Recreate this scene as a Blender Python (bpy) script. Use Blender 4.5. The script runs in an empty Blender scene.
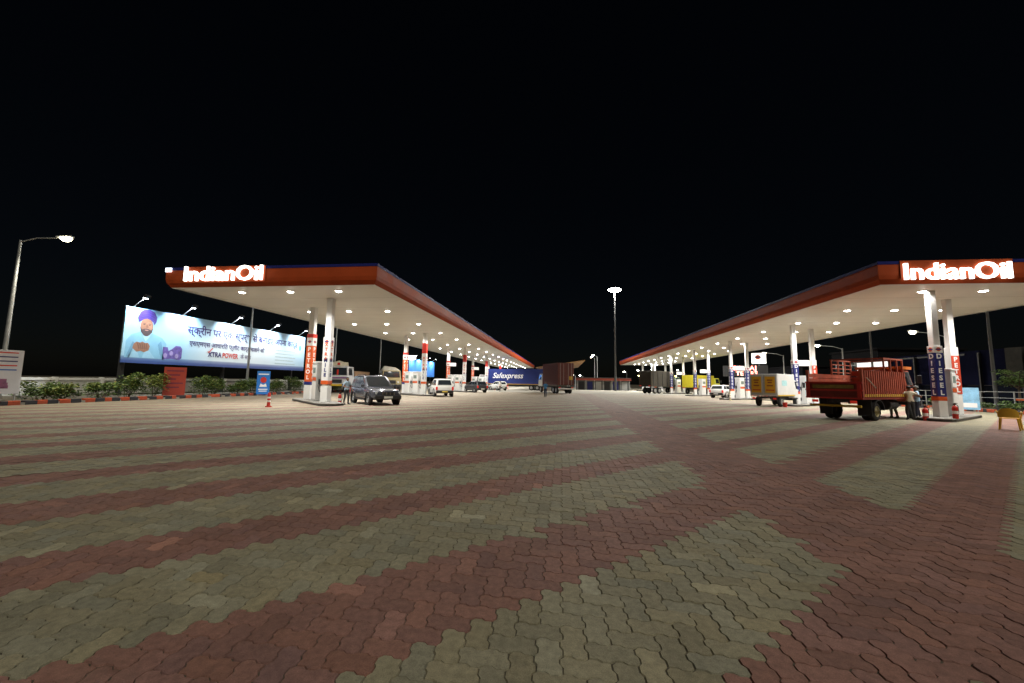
import bpy, bmesh, math, random
import numpy as np
from mathutils import Vector, Matrix
R = math.radians
random.seed(7); rng = np.random.default_rng(7)
scene = bpy.context.scene
COL = scene.collection

# ------------------------------------------------------------------ camera
CAM_H, FOC, ROLL, PITCH, YAW = 1.5, 398.0, .016, 5.8388, 7.2164
cam_d = bpy.data.cameras.new('camera'); cam = bpy.data.objects.new('camera', cam_d); COL.objects.link(cam)
cam_d.sensor_width = 36.0; cam_d.lens = 36.0 * FOC / 1024; cam_d.clip_end = 2000; cam_d.clip_start = .05
th, ps = R(PITCH), R(YAW)
fw = Vector((-math.sin(ps)*math.cos(th), math.cos(ps)*math.cos(th), math.sin(th)))
r0 = Vector((math.cos(ps), math.sin(ps), 0)); u0 = r0.cross(fw)
rt = r0*math.cos(ROLL) + u0*math.sin(ROLL); up = -r0*math.sin(ROLL) + u0*math.cos(ROLL)
m4 = Matrix((rt, up, -fw)).transposed().to_4x4(); m4.translation = (0, 0, CAM_H)
cam.matrix_world = m4
scene.camera = cam

# ------------------------------------------------------------------ world, fill sun, exposure
SUN_EL, SUN_AZ, SUN_STR = 52, 150, 1.4      # azimuth clockwise from +Y: light comes from behind the camera, right
w = bpy.data.worlds.new('World'); scene.world = w; w.use_nodes = True
nt = w.node_tree; bg = nt.nodes['Background']
sky = nt.nodes.new('ShaderNodeTexSky'); sky.sky_type = 'NISHITA'; sky.sun_disc = False
sky.sun_elevation = R(SUN_EL); sky.sun_rotation = R(SUN_AZ)
nt.links.new(sky.outputs[0], bg.inputs[0]); bg.inputs[1].default_value = .0006
sl = bpy.data.lights.new('fill_sun', 'SUN'); sl.energy = SUN_STR; sl.angle = R(14); sl.color = (1.0, .94, .80)  # unseen broad fill lamp, added to brighten the foreground paving
so = bpy.data.objects.new('fill_sun', sl); COL.objects.link(so)
so.rotation_euler = (R(90-SUN_EL), 0, R(180-SUN_AZ)); so.location = (0, 0, 60)
vs = scene.view_settings; vs.view_transform = 'Standard'; vs.look = 'None'; vs.gamma = 1; vs.exposure = 0; vs.use_curve_mapping = False
cy = scene.cycles; cy.use_denoising = True; cy.max_bounces = 6; cy.diffuse_bounces = 3; cy.glossy_bounces = 3; cy.transmission_bounces = 3
cy.sample_clamp_indirect = 6; cy.use_light_tree = True; cy.caustics_reflective = False; cy.caustics_refractive = False

# ------------------------------------------------------------------ materials
MATS = {}
def mat(name, col, rough=.6, metal=0., var=.12, scale=4., bump=0., emit=None, es=0., spec=.4, coat=0., fine=60.):
    if name in MATS: return MATS[name]
    m = bpy.data.materials.new(name); m.use_nodes = True; MATS[name] = m
    t = m.node_tree; b = t.nodes['Principled BSDF']; L = t.links
    b.inputs['Base Color'].default_value = (*col, 1); b.inputs['Roughness'].default_value = rough
    b.inputs['Metallic'].default_value = metal; b.inputs['Specular IOR Level'].default_value = spec
    b.inputs['Coat Weight'].default_value = coat
    if emit:
        b.inputs['Emission Color'].default_value = (*emit, 1); b.inputs['Emission Strength'].default_value = es
    if var > 0:
        tc = t.nodes.new('ShaderNodeTexCoord')
        n1 = t.nodes.new('ShaderNodeTexNoise'); n1.inputs['Scale'].default_value = scale; n1.inputs['Detail'].default_value = 6
        n2 = t.nodes.new('ShaderNodeTexNoise'); n2.inputs['Scale'].default_value = fine; n2.inputs['Detail'].default_value = 3
        L.new(tc.outputs['Object'], n1.inputs['Vector']); L.new(tc.outputs['Object'], n2.inputs['Vector'])
        mx = t.nodes.new('ShaderNodeMath'); mx.operation = 'ADD'; L.new(n1.outputs['Fac'], mx.inputs[0]); L.new(n2.outputs['Fac'], mx.inputs[1])
        mr = t.nodes.new('ShaderNodeMapRange'); mr.inputs[1].default_value = .6; mr.inputs[2].default_value = 1.4
        mr.inputs[3].default_value = 1-var*1.3; mr.inputs[4].default_value = 1+var
        L.new(mx.outputs[0], mr.inputs[0])
        mc = t.nodes.new('ShaderNodeVectorMath'); mc.operation = 'SCALE'; mc.inputs[0].default_value = col
        L.new(mr.outputs[0], mc.inputs['Scale']); L.new(mc.outputs[0], b.inputs['Base Color'])
        rr = t.nodes.new('ShaderNodeMapRange'); rr.inputs[3].default_value = max(.05, rough-.12); rr.inputs[4].default_value = min(1, rough+.12)
        L.new(n1.outputs['Fac'], rr.inputs[0]); L.new(rr.outputs[0], b.inputs['Roughness'])
        if bump > 0:
            bp = t.nodes.new('ShaderNodeBump'); bp.inputs['Strength'].default_value = bump; bp.inputs['Distance'].default_value = .01
            L.new(n2.outputs['Fac'], bp.inputs['Height']); L.new(bp.outputs[0], b.inputs['Normal'])
    return m
def lamp_mat(name, col, es): return mat(name, (.8, .8, .8), .4, var=0, emit=col, es=es)

# ------------------------------------------------------------------ mesh helpers
class MB:
    def __init__(s): s.v = []; s.f = []; s.mi = []
    def add(s, vs, fs, mi=0):
        o = len(s.v); s.v += [tuple(p) for p in vs]; s.f += [tuple(i+o for i in f) for f in fs]; s.mi += [mi]*len(fs); return s
    def box(s, c, d, rz=0., mi=0, rx=0., ry=0.):
        hx, hy, hz = d[0]/2, d[1]/2, d[2]/2
        M_ = Matrix.Translation(c) @ Matrix.Rotation(rz, 4, 'Z') @ Matrix.Rotation(ry, 4, 'Y') @ Matrix.Rotation(rx, 4, 'X')
        vs = [M_ @ Vector((x, y, z)) for x in (-hx, hx) for y in (-hy, hy) for z in (-hz, hz)]
        return s.add(vs, [(0, 1, 3, 2), (4, 6, 7, 5), (0, 4, 5, 1), (2, 3, 7, 6), (0, 2, 6, 4), (1, 5, 7, 3)], mi)
    def bb(s, x0, x1, y0, y1, z0, z1, mi=0): return s.box(((x0+x1)/2, (y0+y1)/2, (z0+z1)/2), (abs(x1-x0), abs(y1-y0), abs(z1-z0)), mi=mi)
    def cyl(s, a, b, ra, rb=None, n=12, mi=0, cap=True):
        a, b = Vector(a), Vector(b); rb = ra if rb is None else rb
        d = (b-a).normalized(); q = d.to_track_quat('Z', 'Y')
        vs = [a + q @ Vector((ra*math.cos(2*math.pi*i/n), ra*math.sin(2*math.pi*i/n), 0)) for i in range(n)]
        vs += [b + q @ Vector((rb*math.cos(2*math.pi*i/n), rb*math.sin(2*math.pi*i/n), 0)) for i in range(n)]
        fs = [(i, (i+1) % n, n+(i+1) % n, n+i) for i in range(n)]
        if cap: fs += [tuple(range(n-1, -1, -1)), tuple(range(n, 2*n))]
        return s.add(vs, fs, mi)
    def tube(s, pts, r, n=6, mi=0):
        for a, b in zip(pts[:-1], pts[1:]): s.cyl(a, b, r, r, n, mi)
        return s
    def lathe(s, prof, axis='Z', c=(0, 0, 0), n=16, mi=0):
        vs = []; k = len(prof)
        for i in range(n):
            a = 2*math.pi*i/n
            for (r, h) in prof:
                p = (r*math.cos(a), r*math.sin(a), h) if axis == 'Z' else (r*math.cos(a), h, r*math.sin(a))
                vs.append((p[0]+c[0], p[1]+c[1], p[2]+c[2]))
        fs = []
        for i in range(n):
            j = (i+1) % n
            for q in range(k-1):
                f = (i*k+q, j*k+q, j*k+q+1, i*k+q+1); fs.append(f if axis == 'Z' else f[::-1])
        return s.add(vs, fs, mi)
    def prism(s, poly, y0, y1, mi=0, axis='Y'):
        # poly in (x,z) extruded along y   (axis 'X': poly in (y,z) extruded along x)
        n = len(poly)
        if axis == 'Y': vs = [(p[0], y0, p[1]) for p in poly] + [(p[0], y1, p[1]) for p in poly]
        elif axis == 'X': vs = [(y0, p[0], p[1]) for p in poly] + [(y1, p[0], p[1]) for p in poly]
        else: vs = [(p[0], p[1], y0) for p in poly] + [(p[0], p[1], y1) for p in poly]
        fs = [(i, (i+1) % n, n+(i+1) % n, n+i) for i in range(n)] + [tuple(range(n-1, -1, -1)), tuple(range(n, 2*n))]
        return s.add(vs, fs, mi)
    def loft(s, rings, mi=0, cap=True):
        n = len(rings[0]); vs = [p for r in rings for p in r]; fs = []
        for k in range(len(rings)-1):
            for i in range(n):
                j = (i+1) % n; fs.append((k*n+i, k*n+j, (k+1)*n+j, (k+1)*n+i))
        if cap: fs += [tuple(range(n-1, -1, -1)), tuple(range((len(rings)-1)*n, len(rings)*n))]
        return s.add(vs, fs, mi)
    def mesh(s, name, mats, bevel=0., smooth=False, seg=1):
        me = bpy.data.meshes.new(name); me.from_pydata(s.v, [], s.f)
        mats = mats if isinstance(mats, (list, tuple)) else [mats]
        for m in mats: me.materials.append(m)
        if len(mats) > 1:
            for p, i in zip(me.polygons, s.mi): p.material_index = i
        b = bmesh.new(); b.from_mesh(me); bmesh.ops.recalc_face_normals(b, faces=b.faces)
        if bevel > 0:
            es = [e for e in b.edges if len(e.link_faces) == 2 and e.calc_face_angle(0) > .5]
            bmesh.ops.bevel(b, geom=es, offset=bevel, segments=seg, affect='EDGES', clamp_overlap=True)
        b.to_mesh(me); b.free()
        if smooth:
            me.polygons.foreach_set('use_smooth', [True]*len(me.polygons))
            me.set_sharp_from_angle(angle=R(38))
        return me
    def build(s, name, mats, parent=None, bevel=0., smooth=False, loc=(0, 0, 0), rot=(0, 0, 0), seg=1):
        o = bpy.data.objects.new(name, s.mesh(name, mats, bevel, smooth, seg)); COL.objects.link(o)
        o.location = loc; o.rotation_euler = rot
        if parent: o.parent = parent
        return o
def tag(o, label=None, cat=None, group=None, kind=None):
    if label: o['label'] = label
    if cat: o['category'] = cat
    if group: o['group'] = group
    if kind: o['kind'] = kind
    return o
def thing(name, label, cat, loc=(0, 0, 0), rz=0., group=None):
    o = bpy.data.objects.new(name, None); COL.objects.link(o); o.location = loc; o.rotation_euler = (0, 0, rz)
    o.empty_display_size = .2
    return tag(o, label, cat, group)
def copy_tree(o, parent=None):
    c = o.copy(); COL.objects.link(c); c.parent = parent
    for ch in list(o.children): copy_tree(ch, c)
    return c
def light(name, kind, parent, loc, energy, col=(1, 1, 1), rot=(0, 0, 0), size=R(150), blend=.5, rad=.1):
    l = bpy.data.lights.new(name, kind); l.energy = energy; l.color = col
    l.shadow_soft_size = rad
    if kind == 'SPOT': l.spot_size = size; l.spot_blend = blend
    o = bpy.data.objects.new(name, l); COL.objects.link(o); o.location = loc; o.rotation_euler = rot; o.parent = parent
    return o
def text_mesh(body, size, extrude=.01, bold=0., align='CENTER', spacing=1.0, sx=1.0, shear=0.):
    cu = bpy.data.curves.new('lettering', 'FONT'); cu.body = body; cu.size = size; cu.extrude = extrude; cu.offset = bold
    cu.align_x = align; cu.align_y = 'CENTER'; cu.space_character = spacing; cu.resolution_u = 3; cu.shear = shear
    o = bpy.data.objects.new('lettering', cu); COL.objects.link(o)
    dg = bpy.context.evaluated_depsgraph_get(); me = bpy.data.meshes.new_from_object(o.evaluated_get(dg))
    bpy.data.objects.remove(o); bpy.data.curves.remove(cu)
    if sx != 1.0: me.transform(Matrix.Diagonal((sx, 1, 1, 1)))
    return me
def text(name, body, size, m, parent, loc, rot, **k):
    me = text_mesh(body, size, **k); me.materials.clear(); me.materials.append(m)
    o = bpy.data.objects.new(name, me); COL.objects.link(o); o.parent = parent; o.location = loc; o.rotation_euler = rot
    return o

# common materials
white = mat('white_paint', (.74, .74, .72), .45, var=.06)
dirty_white = mat('dirty_white', (.62, .61, .57), .55, var=.15)
steel = mat('galvanised_steel', (.42, .43, .43), .45, .7, var=.15)
greyp = mat('grey_cabinet', (.42, .43, .42), .45, var=.08)
black = mat('black_rubber', (.018, .018, .018), .8, var=.2)
dark = mat('dark_metal', (.035, .035, .037), .5, .3, var=.2)
glass = mat('dark_glass', (.02, .025, .03), .06, var=0, spec=.8)
orange = mat('signal_orange', (.62, .10, .02), .45, var=.08)
redp = mat('red_paint', (.5, .03, .02), .4, var=.1)
bluep = mat('deep_blue', (.016, .022, .15), .45, var=.08)
letter_white = mat('letter_white', (.8, .8, .8), .5, var=0)
letter_black = mat('letter_black', (.02, .02, .05), .5, var=0)
chrome = mat('chrome', (.6, .6, .6), .18, 1., var=.05)

# ------------------------------------------------------------------ ground
def soil_mat():
    return mat('dusty_ground', (.10, .085, .062), .95, var=.35, scale=.6, bump=.5, fine=9)
g = MB().bb(-700, 700, -300, 1000, -.5, -.04).build('ground', soil_mat()); tag(g, kind='structure')
def conc(): return mat('worn_concrete', (.24, .225, .185), .85, var=.18, scale=.35, bump=.2, fine=14)
ap = MB().bb(-26.6, 28.6, 60, 150, -.12, -.006).build('service_road', conc()); tag(ap, kind='structure')
fore = MB().bb(-26.65, 28.6, -12, 59.98, -.11, -.012).build('forecourt', mat('joint_sand', (.075, .064, .047), .95, var=.3, scale=8)); tag(fore, kind='structure')

def paver_mat():
    m = bpy.data.materials.new('paver_concrete'); m.use_nodes = True; t = m.node_tree; L = t.links; b = t.nodes['Principled BSDF']
    at = t.nodes.new('ShaderNodeAttribute'); at.attribute_name = 'bcol'
    oi = t.nodes.new('ShaderNodeObjectInfo')
    mu = t.nodes.new('ShaderNodeVectorMath'); mu.operation = 'MULTIPLY'; L.new(at.outputs['Color'], mu.inputs[0]); L.new(oi.outputs['Color'], mu.inputs[1])
    geo = t.nodes.new('ShaderNodeNewGeometry')
    n1 = t.nodes.new('ShaderNodeTexNoise'); n1.inputs['Scale'].default_value = 1.1; n1.inputs['Detail'].default_value = 8; n1.inputs['Roughness'].default_value = .62
    n2 = t.nodes.new('ShaderNodeTexNoise'); n2.inputs['Scale'].default_value = 160; n2.inputs['Detail'].default_value = 4
    n3 = t.nodes.new('ShaderNodeTexNoise'); n3.inputs['Scale'].default_value = 22; n3.inputs['Detail'].default_value = 5
    for n in (n1, n2, n3): L.new(geo.outputs['Position'], n.inputs['Vector'])
    r1 = t.nodes.new('ShaderNodeMapRange'); r1.inputs[1].default_value = .3; r1.inputs[2].default_value = .7; r1.inputs[3].default_value = .86; r1.inputs[4].default_value = 1.12
    r2 = t.nodes.new('ShaderNodeMapRange'); r2.inputs[1].default_value = .25; r2.inputs[2].default_value = .75; r2.inputs[3].default_value = .72; r2.inputs[4].default_value = 1.28
    r3 = t.nodes.new('ShaderNodeMapRange'); r3.inputs[1].default_value = .3; r3.inputs[2].default_value = .7; r3.inputs[3].default_value = .82; r3.inputs[4].default_value = 1.18
    L.new(n1.outputs['Fac'], r1.inputs[0]); L.new(n2.outputs['Fac'], r2.inputs[0]); L.new(n3.outputs['Fac'], r3.inputs[0])
    a = t.nodes.new('ShaderNodeMath'); a.operation = 'MULTIPLY'; L.new(r1.outputs[0], a.inputs[0]); L.new(r2.outputs[0], a.inputs[1])
    a2 = t.nodes.new('ShaderNodeMath'); a2.operation = 'MULTIPLY'; L.new(a.outputs[0], a2.inputs[0]); L.new(r3.outputs[0], a2.inputs[1])
    sc_ = t.nodes.new('ShaderNodeVectorMath'); sc_.operation = 'SCALE'; L.new(mu.outputs[0], sc_.inputs[0]); L.new(a2.outputs[0], sc_.inputs['Scale'])
    # tyre dust and oil stains
    n4 = t.nodes.new('ShaderNodeTexNoise'); n4.inputs['Scale'].default_value = .45; n4.inputs['Detail'].default_value = 9; n4.inputs['Roughness'].default_value = .7
    L.new(geo.outputs['Position'], n4.inputs['Vector'])
    r4 = t.nodes.new('ShaderNodeMapRange'); r4.inputs[1].default_value = .55; r4.inputs[2].default_value = .78; r4.inputs[3].default_value = 0; r4.inputs[4].default_value = .32
    L.new(n4.outputs['Fac'], r4.inputs[0])
    mxs = t.nodes.new('ShaderNodeMix'); mxs.data_type = 'RGBA'; L.new(r4.outputs[0], mxs.inputs['Factor']); L.new(sc_.outputs[0], mxs.inputs['A'])
    mxs.inputs['B'].default_value = (.15, .128, .095, 1)
    vo_ = t.nodes.new('ShaderNodeTexVoronoi'); vo_.inputs['Scale'].default_value = .42
    nd = t.nodes.new('ShaderNodeTexNoise'); nd.inputs['Scale'].default_value = 3.5; nd.inputs['Detail'].default_value = 4; L.new(geo.outputs['Position'], nd.inputs['Vector'])
    wp = t.nodes.new('ShaderNodeVectorMath'); wp.operation = 'MULTIPLY_ADD'; L.new(nd.outputs['Color'], wp.inputs[0]); wp.inputs[1].default_value = (.35, .35, 0); L.new(geo.outputs['Position'], wp.inputs[2]); L.new(wp.outputs[0], vo_.inputs['Vector'])
    ro_ = t.nodes.new('ShaderNodeMapRange'); ro_.inputs[1].default_value = .04; ro_.inputs[2].default_value = .14; ro_.inputs[3].default_value = .6; ro_.inputs[4].default_value = 0; L.new(vo_.outputs['Distance'], ro_.inputs[0])
    oil = t.nodes.new('ShaderNodeMix'); oil.data_type = 'RGBA'; L.new(ro_.outputs[0], oil.inputs['Factor']); L.new(mxs.outputs['Result'], oil.inputs['A']); oil.inputs['B'].default_value = (.05, .042, .034, 1)
    L.new(oil.outputs['Result'], b.inputs['Base Color'])
    b.inputs['Roughness'].default_value = .8; b.inputs['Specular IOR Level'].default_value = .3
    bp = t.nodes.new('ShaderNodeBump'); bp.inputs['Strength'].default_value = .55; bp.inputs['Distance'].default_value = .004
    ad = t.nodes.new('ShaderNodeMath'); ad.operation = 'ADD'; L.new(n2.outputs['Fac'], ad.inputs[0]); L.new(n3.outputs['Fac'], ad.inputs[1])
    L.new(ad.outputs[0], bp.inputs['Height']); L.new(bp.outputs[0], b.inputs['Normal'])
    return m
PAVER = paver_mat()
U = .14; PER = 21*U; STR0, STR1 = .27, 1.47; BAND0, BAND1 = 2.3, 4.12
GREEN = np.array((.258, .236, .160)); RED = np.array((.234, .122, .099))
def wave_pts():
    d = .068
    return [(.09, d), (.41, d), (.59, -d), (.91, -d)]
def outline(nx, ny, inset):
    P = []; wv = wave_pts()
    for k in range(nx): P += [(k+t, o) for t, o in wv]
    for k in range(ny): P += [(nx+o, k+t) for t, o in wv]
    for k in range(nx-1, -1, -1): P += [(k+t, ny+o) for t, o in wv[::-1]]
    for k in range(ny-1, -1, -1): P += [(o, k+t) for t, o in wv[::-1]]
    P = np.array(P)*U; c = np.array((nx*U/2, ny*U/2)); s = 1-inset/c
    return (P-c)*s
gx0, gx1, gy0, gy1 = -26.6, 28.5, 0.2, 59.9
ii, jj = np.meshgrid(np.arange(int(gx0/U), int(gx1/U)), np.arange(int(gy0/U), int(gy1/U)), indexing='ij')
ii, jj = ii.ravel(), jj.ravel(); rs = (ii-jj) % 4
hm, vm = rs == 0, rs == 3
cx = np.concatenate([(ii[hm]+1)*U, (ii[vm]+.5)*U]); cyy = np.concatenate([(jj[hm]+.5)*U, (jj[vm]+1)*U])
isH = np.concatenate([np.ones(hm.sum(), bool), np.zeros(vm.sum(), bool)])
dep = cx*fw.x + cyy*fw.y; lat = cx*r0.x + cyy*r0.y
keep = (dep > .5) & (np.abs(lat) < 1.75*dep+2.5) & (cx > gx0+.2) & (cx < gx1-.2) & (cyy < gy1-.2)
cx, cyy, isH, dep, lat = cx[keep], cyy[keep], isH[keep], dep[keep], lat[keep]
ph = (cyy-cx) % PER
isR = ((ph > STR0) & (ph < STR1)) | ((cx > BAND0) & (cx < BAND1))
n = len(cx); bri = rng.normal(1, .075, n).clip(.78, 1.3); hue = rng.normal(0, 1, n)
colr = np.where(isR[:, None], RED, GREEN)*bri[:, None]
colr = colr*(1+np.where(isR, .025, .028)[:, None]*hue[:, None]*np.array((1, .2, -1.2)))
odd = rng.random(n) < .02; colr[odd] *= rng.uniform(1.15, 1.4, odd.sum())[:, None]
dist = np.hypot(cx, cyy)
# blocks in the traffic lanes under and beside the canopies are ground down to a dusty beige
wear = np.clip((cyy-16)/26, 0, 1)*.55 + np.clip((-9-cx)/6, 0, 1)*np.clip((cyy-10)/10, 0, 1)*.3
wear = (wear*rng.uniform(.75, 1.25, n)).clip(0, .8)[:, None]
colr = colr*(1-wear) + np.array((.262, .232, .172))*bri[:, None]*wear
# project centre to the picture to pick the 300 blocks that show largest
zf = dep*math.cos(th) - CAM_H*math.sin(th)
def proj(x, y, z=0.):
    d = np.stack([x, y, np.full_like(x, z-CAM_H)], 1); A = np.array([rt, up, fw]); q = d @ A.T
    return 512+FOC*q[:, 0]/q[:, 2], 341.5-FOC*q[:, 1]/q[:, 2], q[:, 2]
px, py, pz = proj(cx, cyy)
vis = (px > 12) & (px < 1012) & (py < 672) & (pz > .3)
score = np.where(vis, 1/np.maximum(pz, .1)**3, 0); order = np.argsort(-score)
single = np.zeros(n, bool); single[order[:298]] = True
tiltx, tilty, zj = rng.normal(0, .006, n), rng.normal(0, .006, n), rng.normal(-.003, .002, n).clip(-.008, 0)
def template(kind):
    a, b = (2, 1) if kind else (1, 2)
    return outline(a, b, .0055), outline(a, b, .0012)
T = {True: template(True), False: template(False)}
def block_mesh(nm, k):
    ti, to = T[k]; q = len(ti); vs = [(*p, 0) for p in ti]+[(*p, -.012) for p in to]
    fs = [tuple(range(q))]+[(i, q+i, q+(i+1) % q, (i+1) % q) for i in range(q)]
    me = bpy.data.meshes.new(nm); me.from_pydata(vs, [], fs); me.materials.append(PAVER)
    at = me.attributes.new('bcol', 'FLOAT_COLOR', 'FACE'); at.data.foreach_set('color', [1.0]*4*len(fs)); me.update()
    return me
bm_ = {True: block_mesh('paver_block', True), False: block_mesh('paver_block', False)}
for i in np.nonzero(single)[0]:
    o = bpy.data.objects.new('paver_block', bm_[bool(isH[i])]); COL.objects.link(o)
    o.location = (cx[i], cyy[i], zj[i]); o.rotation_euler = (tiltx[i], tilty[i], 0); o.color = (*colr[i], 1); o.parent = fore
def mass(nm, jobs, parent):
    V, LT, LV, C_ = [], [], [], []; vo = 0
    for k, idx, mode in jobs:
        if not len(idx): continue
        if mode == 'far':
            hx, hy = (U, U/2) if k else (U/2, U)
            rings = [(np.array([(-hx, -hy), (hx, -hy), (hx, hy), (-hx, hy)]), 0.)]
        else:
            ti, to = T[k]; rings = [(ti, 0.), (to, -.012)] if mode == 'near' else [(to, 0.)]
        q = len(rings[0][0]); m = len(idx); loc = []
        for tp, z in rings:
            P = np.empty((m, q, 3)); P[:, :, 0] = cx[idx, None]+tp[None, :, 0]; P[:, :, 1] = cyy[idx, None]+tp[None, :, 1]
            P[:, :, 2] = (zj[idx, None]-tilty[idx, None]*tp[None, :, 0]+tiltx[idx, None]*tp[None, :, 1]+z) if mode != 'far' else -.003
            loc.append(P)
        P = np.concatenate(loc, 1); nv = P.shape[1]; V.append(P.reshape(-1, 3))
        base = vo+np.arange(m)[:, None]*nv
        if mode == 'near':
            r_ = np.arange(q); nx_ = (r_+1) % q
            per = np.concatenate([r_, np.stack([r_, q+r_, q+nx_, nx_], 1).ravel()]); tot = np.concatenate([[q], np.full(q, 4)])
        else: per = np.arange(q); tot = np.array([q])
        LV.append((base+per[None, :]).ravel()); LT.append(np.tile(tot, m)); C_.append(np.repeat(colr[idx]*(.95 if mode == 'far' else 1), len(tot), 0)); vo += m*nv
    V = np.concatenate(V); LV = np.concatenate(LV); LT = np.concatenate(LT); C_ = np.concatenate(C_)
    me = bpy.data.meshes.new(nm); me.vertices.add(len(V)); me.vertices.foreach_set('co', V.ravel())
    me.loops.add(len(LV)); me.loops.foreach_set('vertex_index', LV.astype(np.int32))
    me.polygons.add(len(LT)); ls = np.concatenate([[0], np.cumsum(LT)[:-1]]); me.polygons.foreach_set('loop_start', ls.astype(np.int32))
    me.polygons.foreach_set('loop_total', LT.astype(np.int32))
    me.update(calc_edges=True)
    at = me.attributes.new('bcol', 'FLOAT_COLOR', 'FACE'); at.data.foreach_set('color', np.concatenate([C_, np.ones((len(C_), 1))], 1).ravel())
    me.materials.append(PAVER); me.shade_flat()
    o = bpy.data.objects.new(nm, me); COL.objects.link(o); o.parent = parent; o.color = (1, 1, 1, 1); o['kind'] = 'stuff'
    return o
near = (dist < 9) & ~single; mid = (dist >= 9) & (dist < 24); far = dist >= 24
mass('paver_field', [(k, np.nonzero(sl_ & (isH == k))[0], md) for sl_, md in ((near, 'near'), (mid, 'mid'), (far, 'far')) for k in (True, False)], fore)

# ------------------------------------------------------------------ canopies
SOF, TOP = 6.40, 7.45
fasc = mat('fascia_red', (.45, .075, .02), .65, var=.2, scale=1.2, spec=.15)
fblue = mat('fascia_blue', (.02, .025, .17), .6, var=.08, spec=.12)
soffit_m = mat('soffit_cream', (.72, .705, .65), .5, var=.09, scale=.5)
lens_m = lamp_mat('downlight_lens', (1, .97, .9), 60)
sign_m = lamp_mat('sign_letter_glow', (1, .95, .85), 4)
def rect_ring(x0, x1, y0, y1, z, o): return [(x0-o, y0-o, z), (x1+o, y0-o, z), (x1+o, y1+o, z), (x0-o, y1+o, z)]
DL = MB(); DL.lathe([(0, .03), (.17, .03), (.17, 0), (.20, 0), (.20, .04)], n=16)
DL_ME = DL.mesh('downlight', white); DLL = MB(); DLL.lathe([(0, -.035), (.10, -.022), (.168, .02)], n=16); DLL_ME = DLL.mesh('lens', lens_m)
LAMP_W = 1050
spot_d = bpy.data.lights.new('downlight_beam', 'SPOT'); spot_d.energy = LAMP_W; spot_d.spot_size = R(148); spot_d.spot_blend = .45
spot_d.shadow_soft_size = .17; spot_d.color = (1, .975, .93)
def canopy(label, x0, x1, y0, y1, lx, ly):
    t = thing('fuel_canopy', label, 'canopy', ((x0+x1)/2, y0, 0), 0, 'long red canopies of the filling station')
    ox, oy = (x0+x1)/2, y0
    a, b, c = x0-ox, x1-ox, y1-oy
    rr = lambda z, o: rect_ring(a, b, 0, c, z, o)
    MB().loft([rr(SOF, -.30), rr(SOF+.16, -.30)]).build('soffit', soffit_m, t)
    # soffit strip joints: slim battens standing proud of the ceiling sheet
    sb = MB()
    for k in range(int(c/3.0)): sb.bb(a+.35, b-.35, .35+k*3.0, .37+k*3.0, SOF-.004, SOF)
    sb.build('soffit_joint', mat('joint_grey', (.42, .40, .35), .6, var=.05), t)
    MB().loft([rr(SOF-.03, -.30), rr(SOF-.03, -.20), rr(SOF+.06, -.16), rr(SOF+.06, -.30)], cap=False).build('drip_trim', white, t)
    MB().loft([rr(SOF-.01, -.19), rr(SOF+.20, -.04), rr(SOF+.40, 0), rr(TOP-.15, .01), rr(TOP-.15, -.05)], cap=False).build('fascia', fasc, t)
    MB().loft([rr(TOP-.145, .022), rr(TOP, .022), rr(TOP, -.3)], cap=False).build('fascia_band', fblue, t)
    MB().loft([rr(TOP-.12, -.1), rr(TOP-.05, -.1)]).build('roof_sheet', dark, t)
    for y in ly:
        for x in lx:
            o = bpy.data.objects.new('downlight', DL_ME); COL.objects.link(o); o.parent = t; o.location = (x-ox, y-oy, SOF-.045)
            l = bpy.data.objects.new('lens', DLL_ME); COL.objects.link(l); l.parent = o
            s = bpy.data.objects.new('downlight_beam', spot_d); COL.objects.link(s); s.parent = o; s.location = (0, 0, -.06)
    return t
LROWS = [20.3+6.25*k for k in range(19)]; RROWS = [22.1+5.35*k for k in range(16)]
LC = canopy('long red-fascia filling station canopy on the left with glowing sign', -21.6, -9.4, 18.85, 136, (-18.2, -15.2, -12.3), LROWS)
RC = canopy('long red-fascia filling station canopy on the right with glowing sign', 14.8, 26.6, 20.35, 106, (18.0, 20.7, 23.4), RROWS)
def fascia_sign(c, x, z, size, y):
    o = text('sign_letters', 'IndianOil', size, sign_m, c, (x-c.location.x, y-c.location.y, z), (R(90), 0, 0), extrude=.05, bold=.012, sx=1.0, spacing=1.0)
    bb = [v.co.x for v in o.data.vertices]; return o, max(bb)-min(bb)
for c, xa, xb, z, y, ht in ((LC, -20.35, -15.72, 7.02, 18.75, 1.12), (RC, 15.82, 20.18, 6.88, 20.25, 1.08)):
    o, wd = fascia_sign(c, (xa+xb)/2, z, ht, y)
    MB().bb(xa-.12-c.location.x, xb+.12-c.location.x, -.055, -.035, TOP-.86, TOP+.005).build('sign_backing', fasc, c)
    bbx = [v.co.x for v in o.data.vertices]; k = (xb-xa)/wd; mid_ = (max(bbx)+min(bbx))/2
    o.data.transform(Matrix.Translation((-mid_, 0, 0))); o.data.transform(Matrix.Diagonal((k, 1, 1, 1)))
# small lit corner cap on the blue band of the left canopy
MB().bb(-21.6, -21.25, 18.79, 18.83, 7.22, 7.43).build('corner_lamp', lamp_mat('corner_glow', (.8, .9, 1), 5), None).parent = LC
bpy.data.objects['corner_lamp'].location = (-LC.location.x, -LC.location.y, 0)

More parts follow.
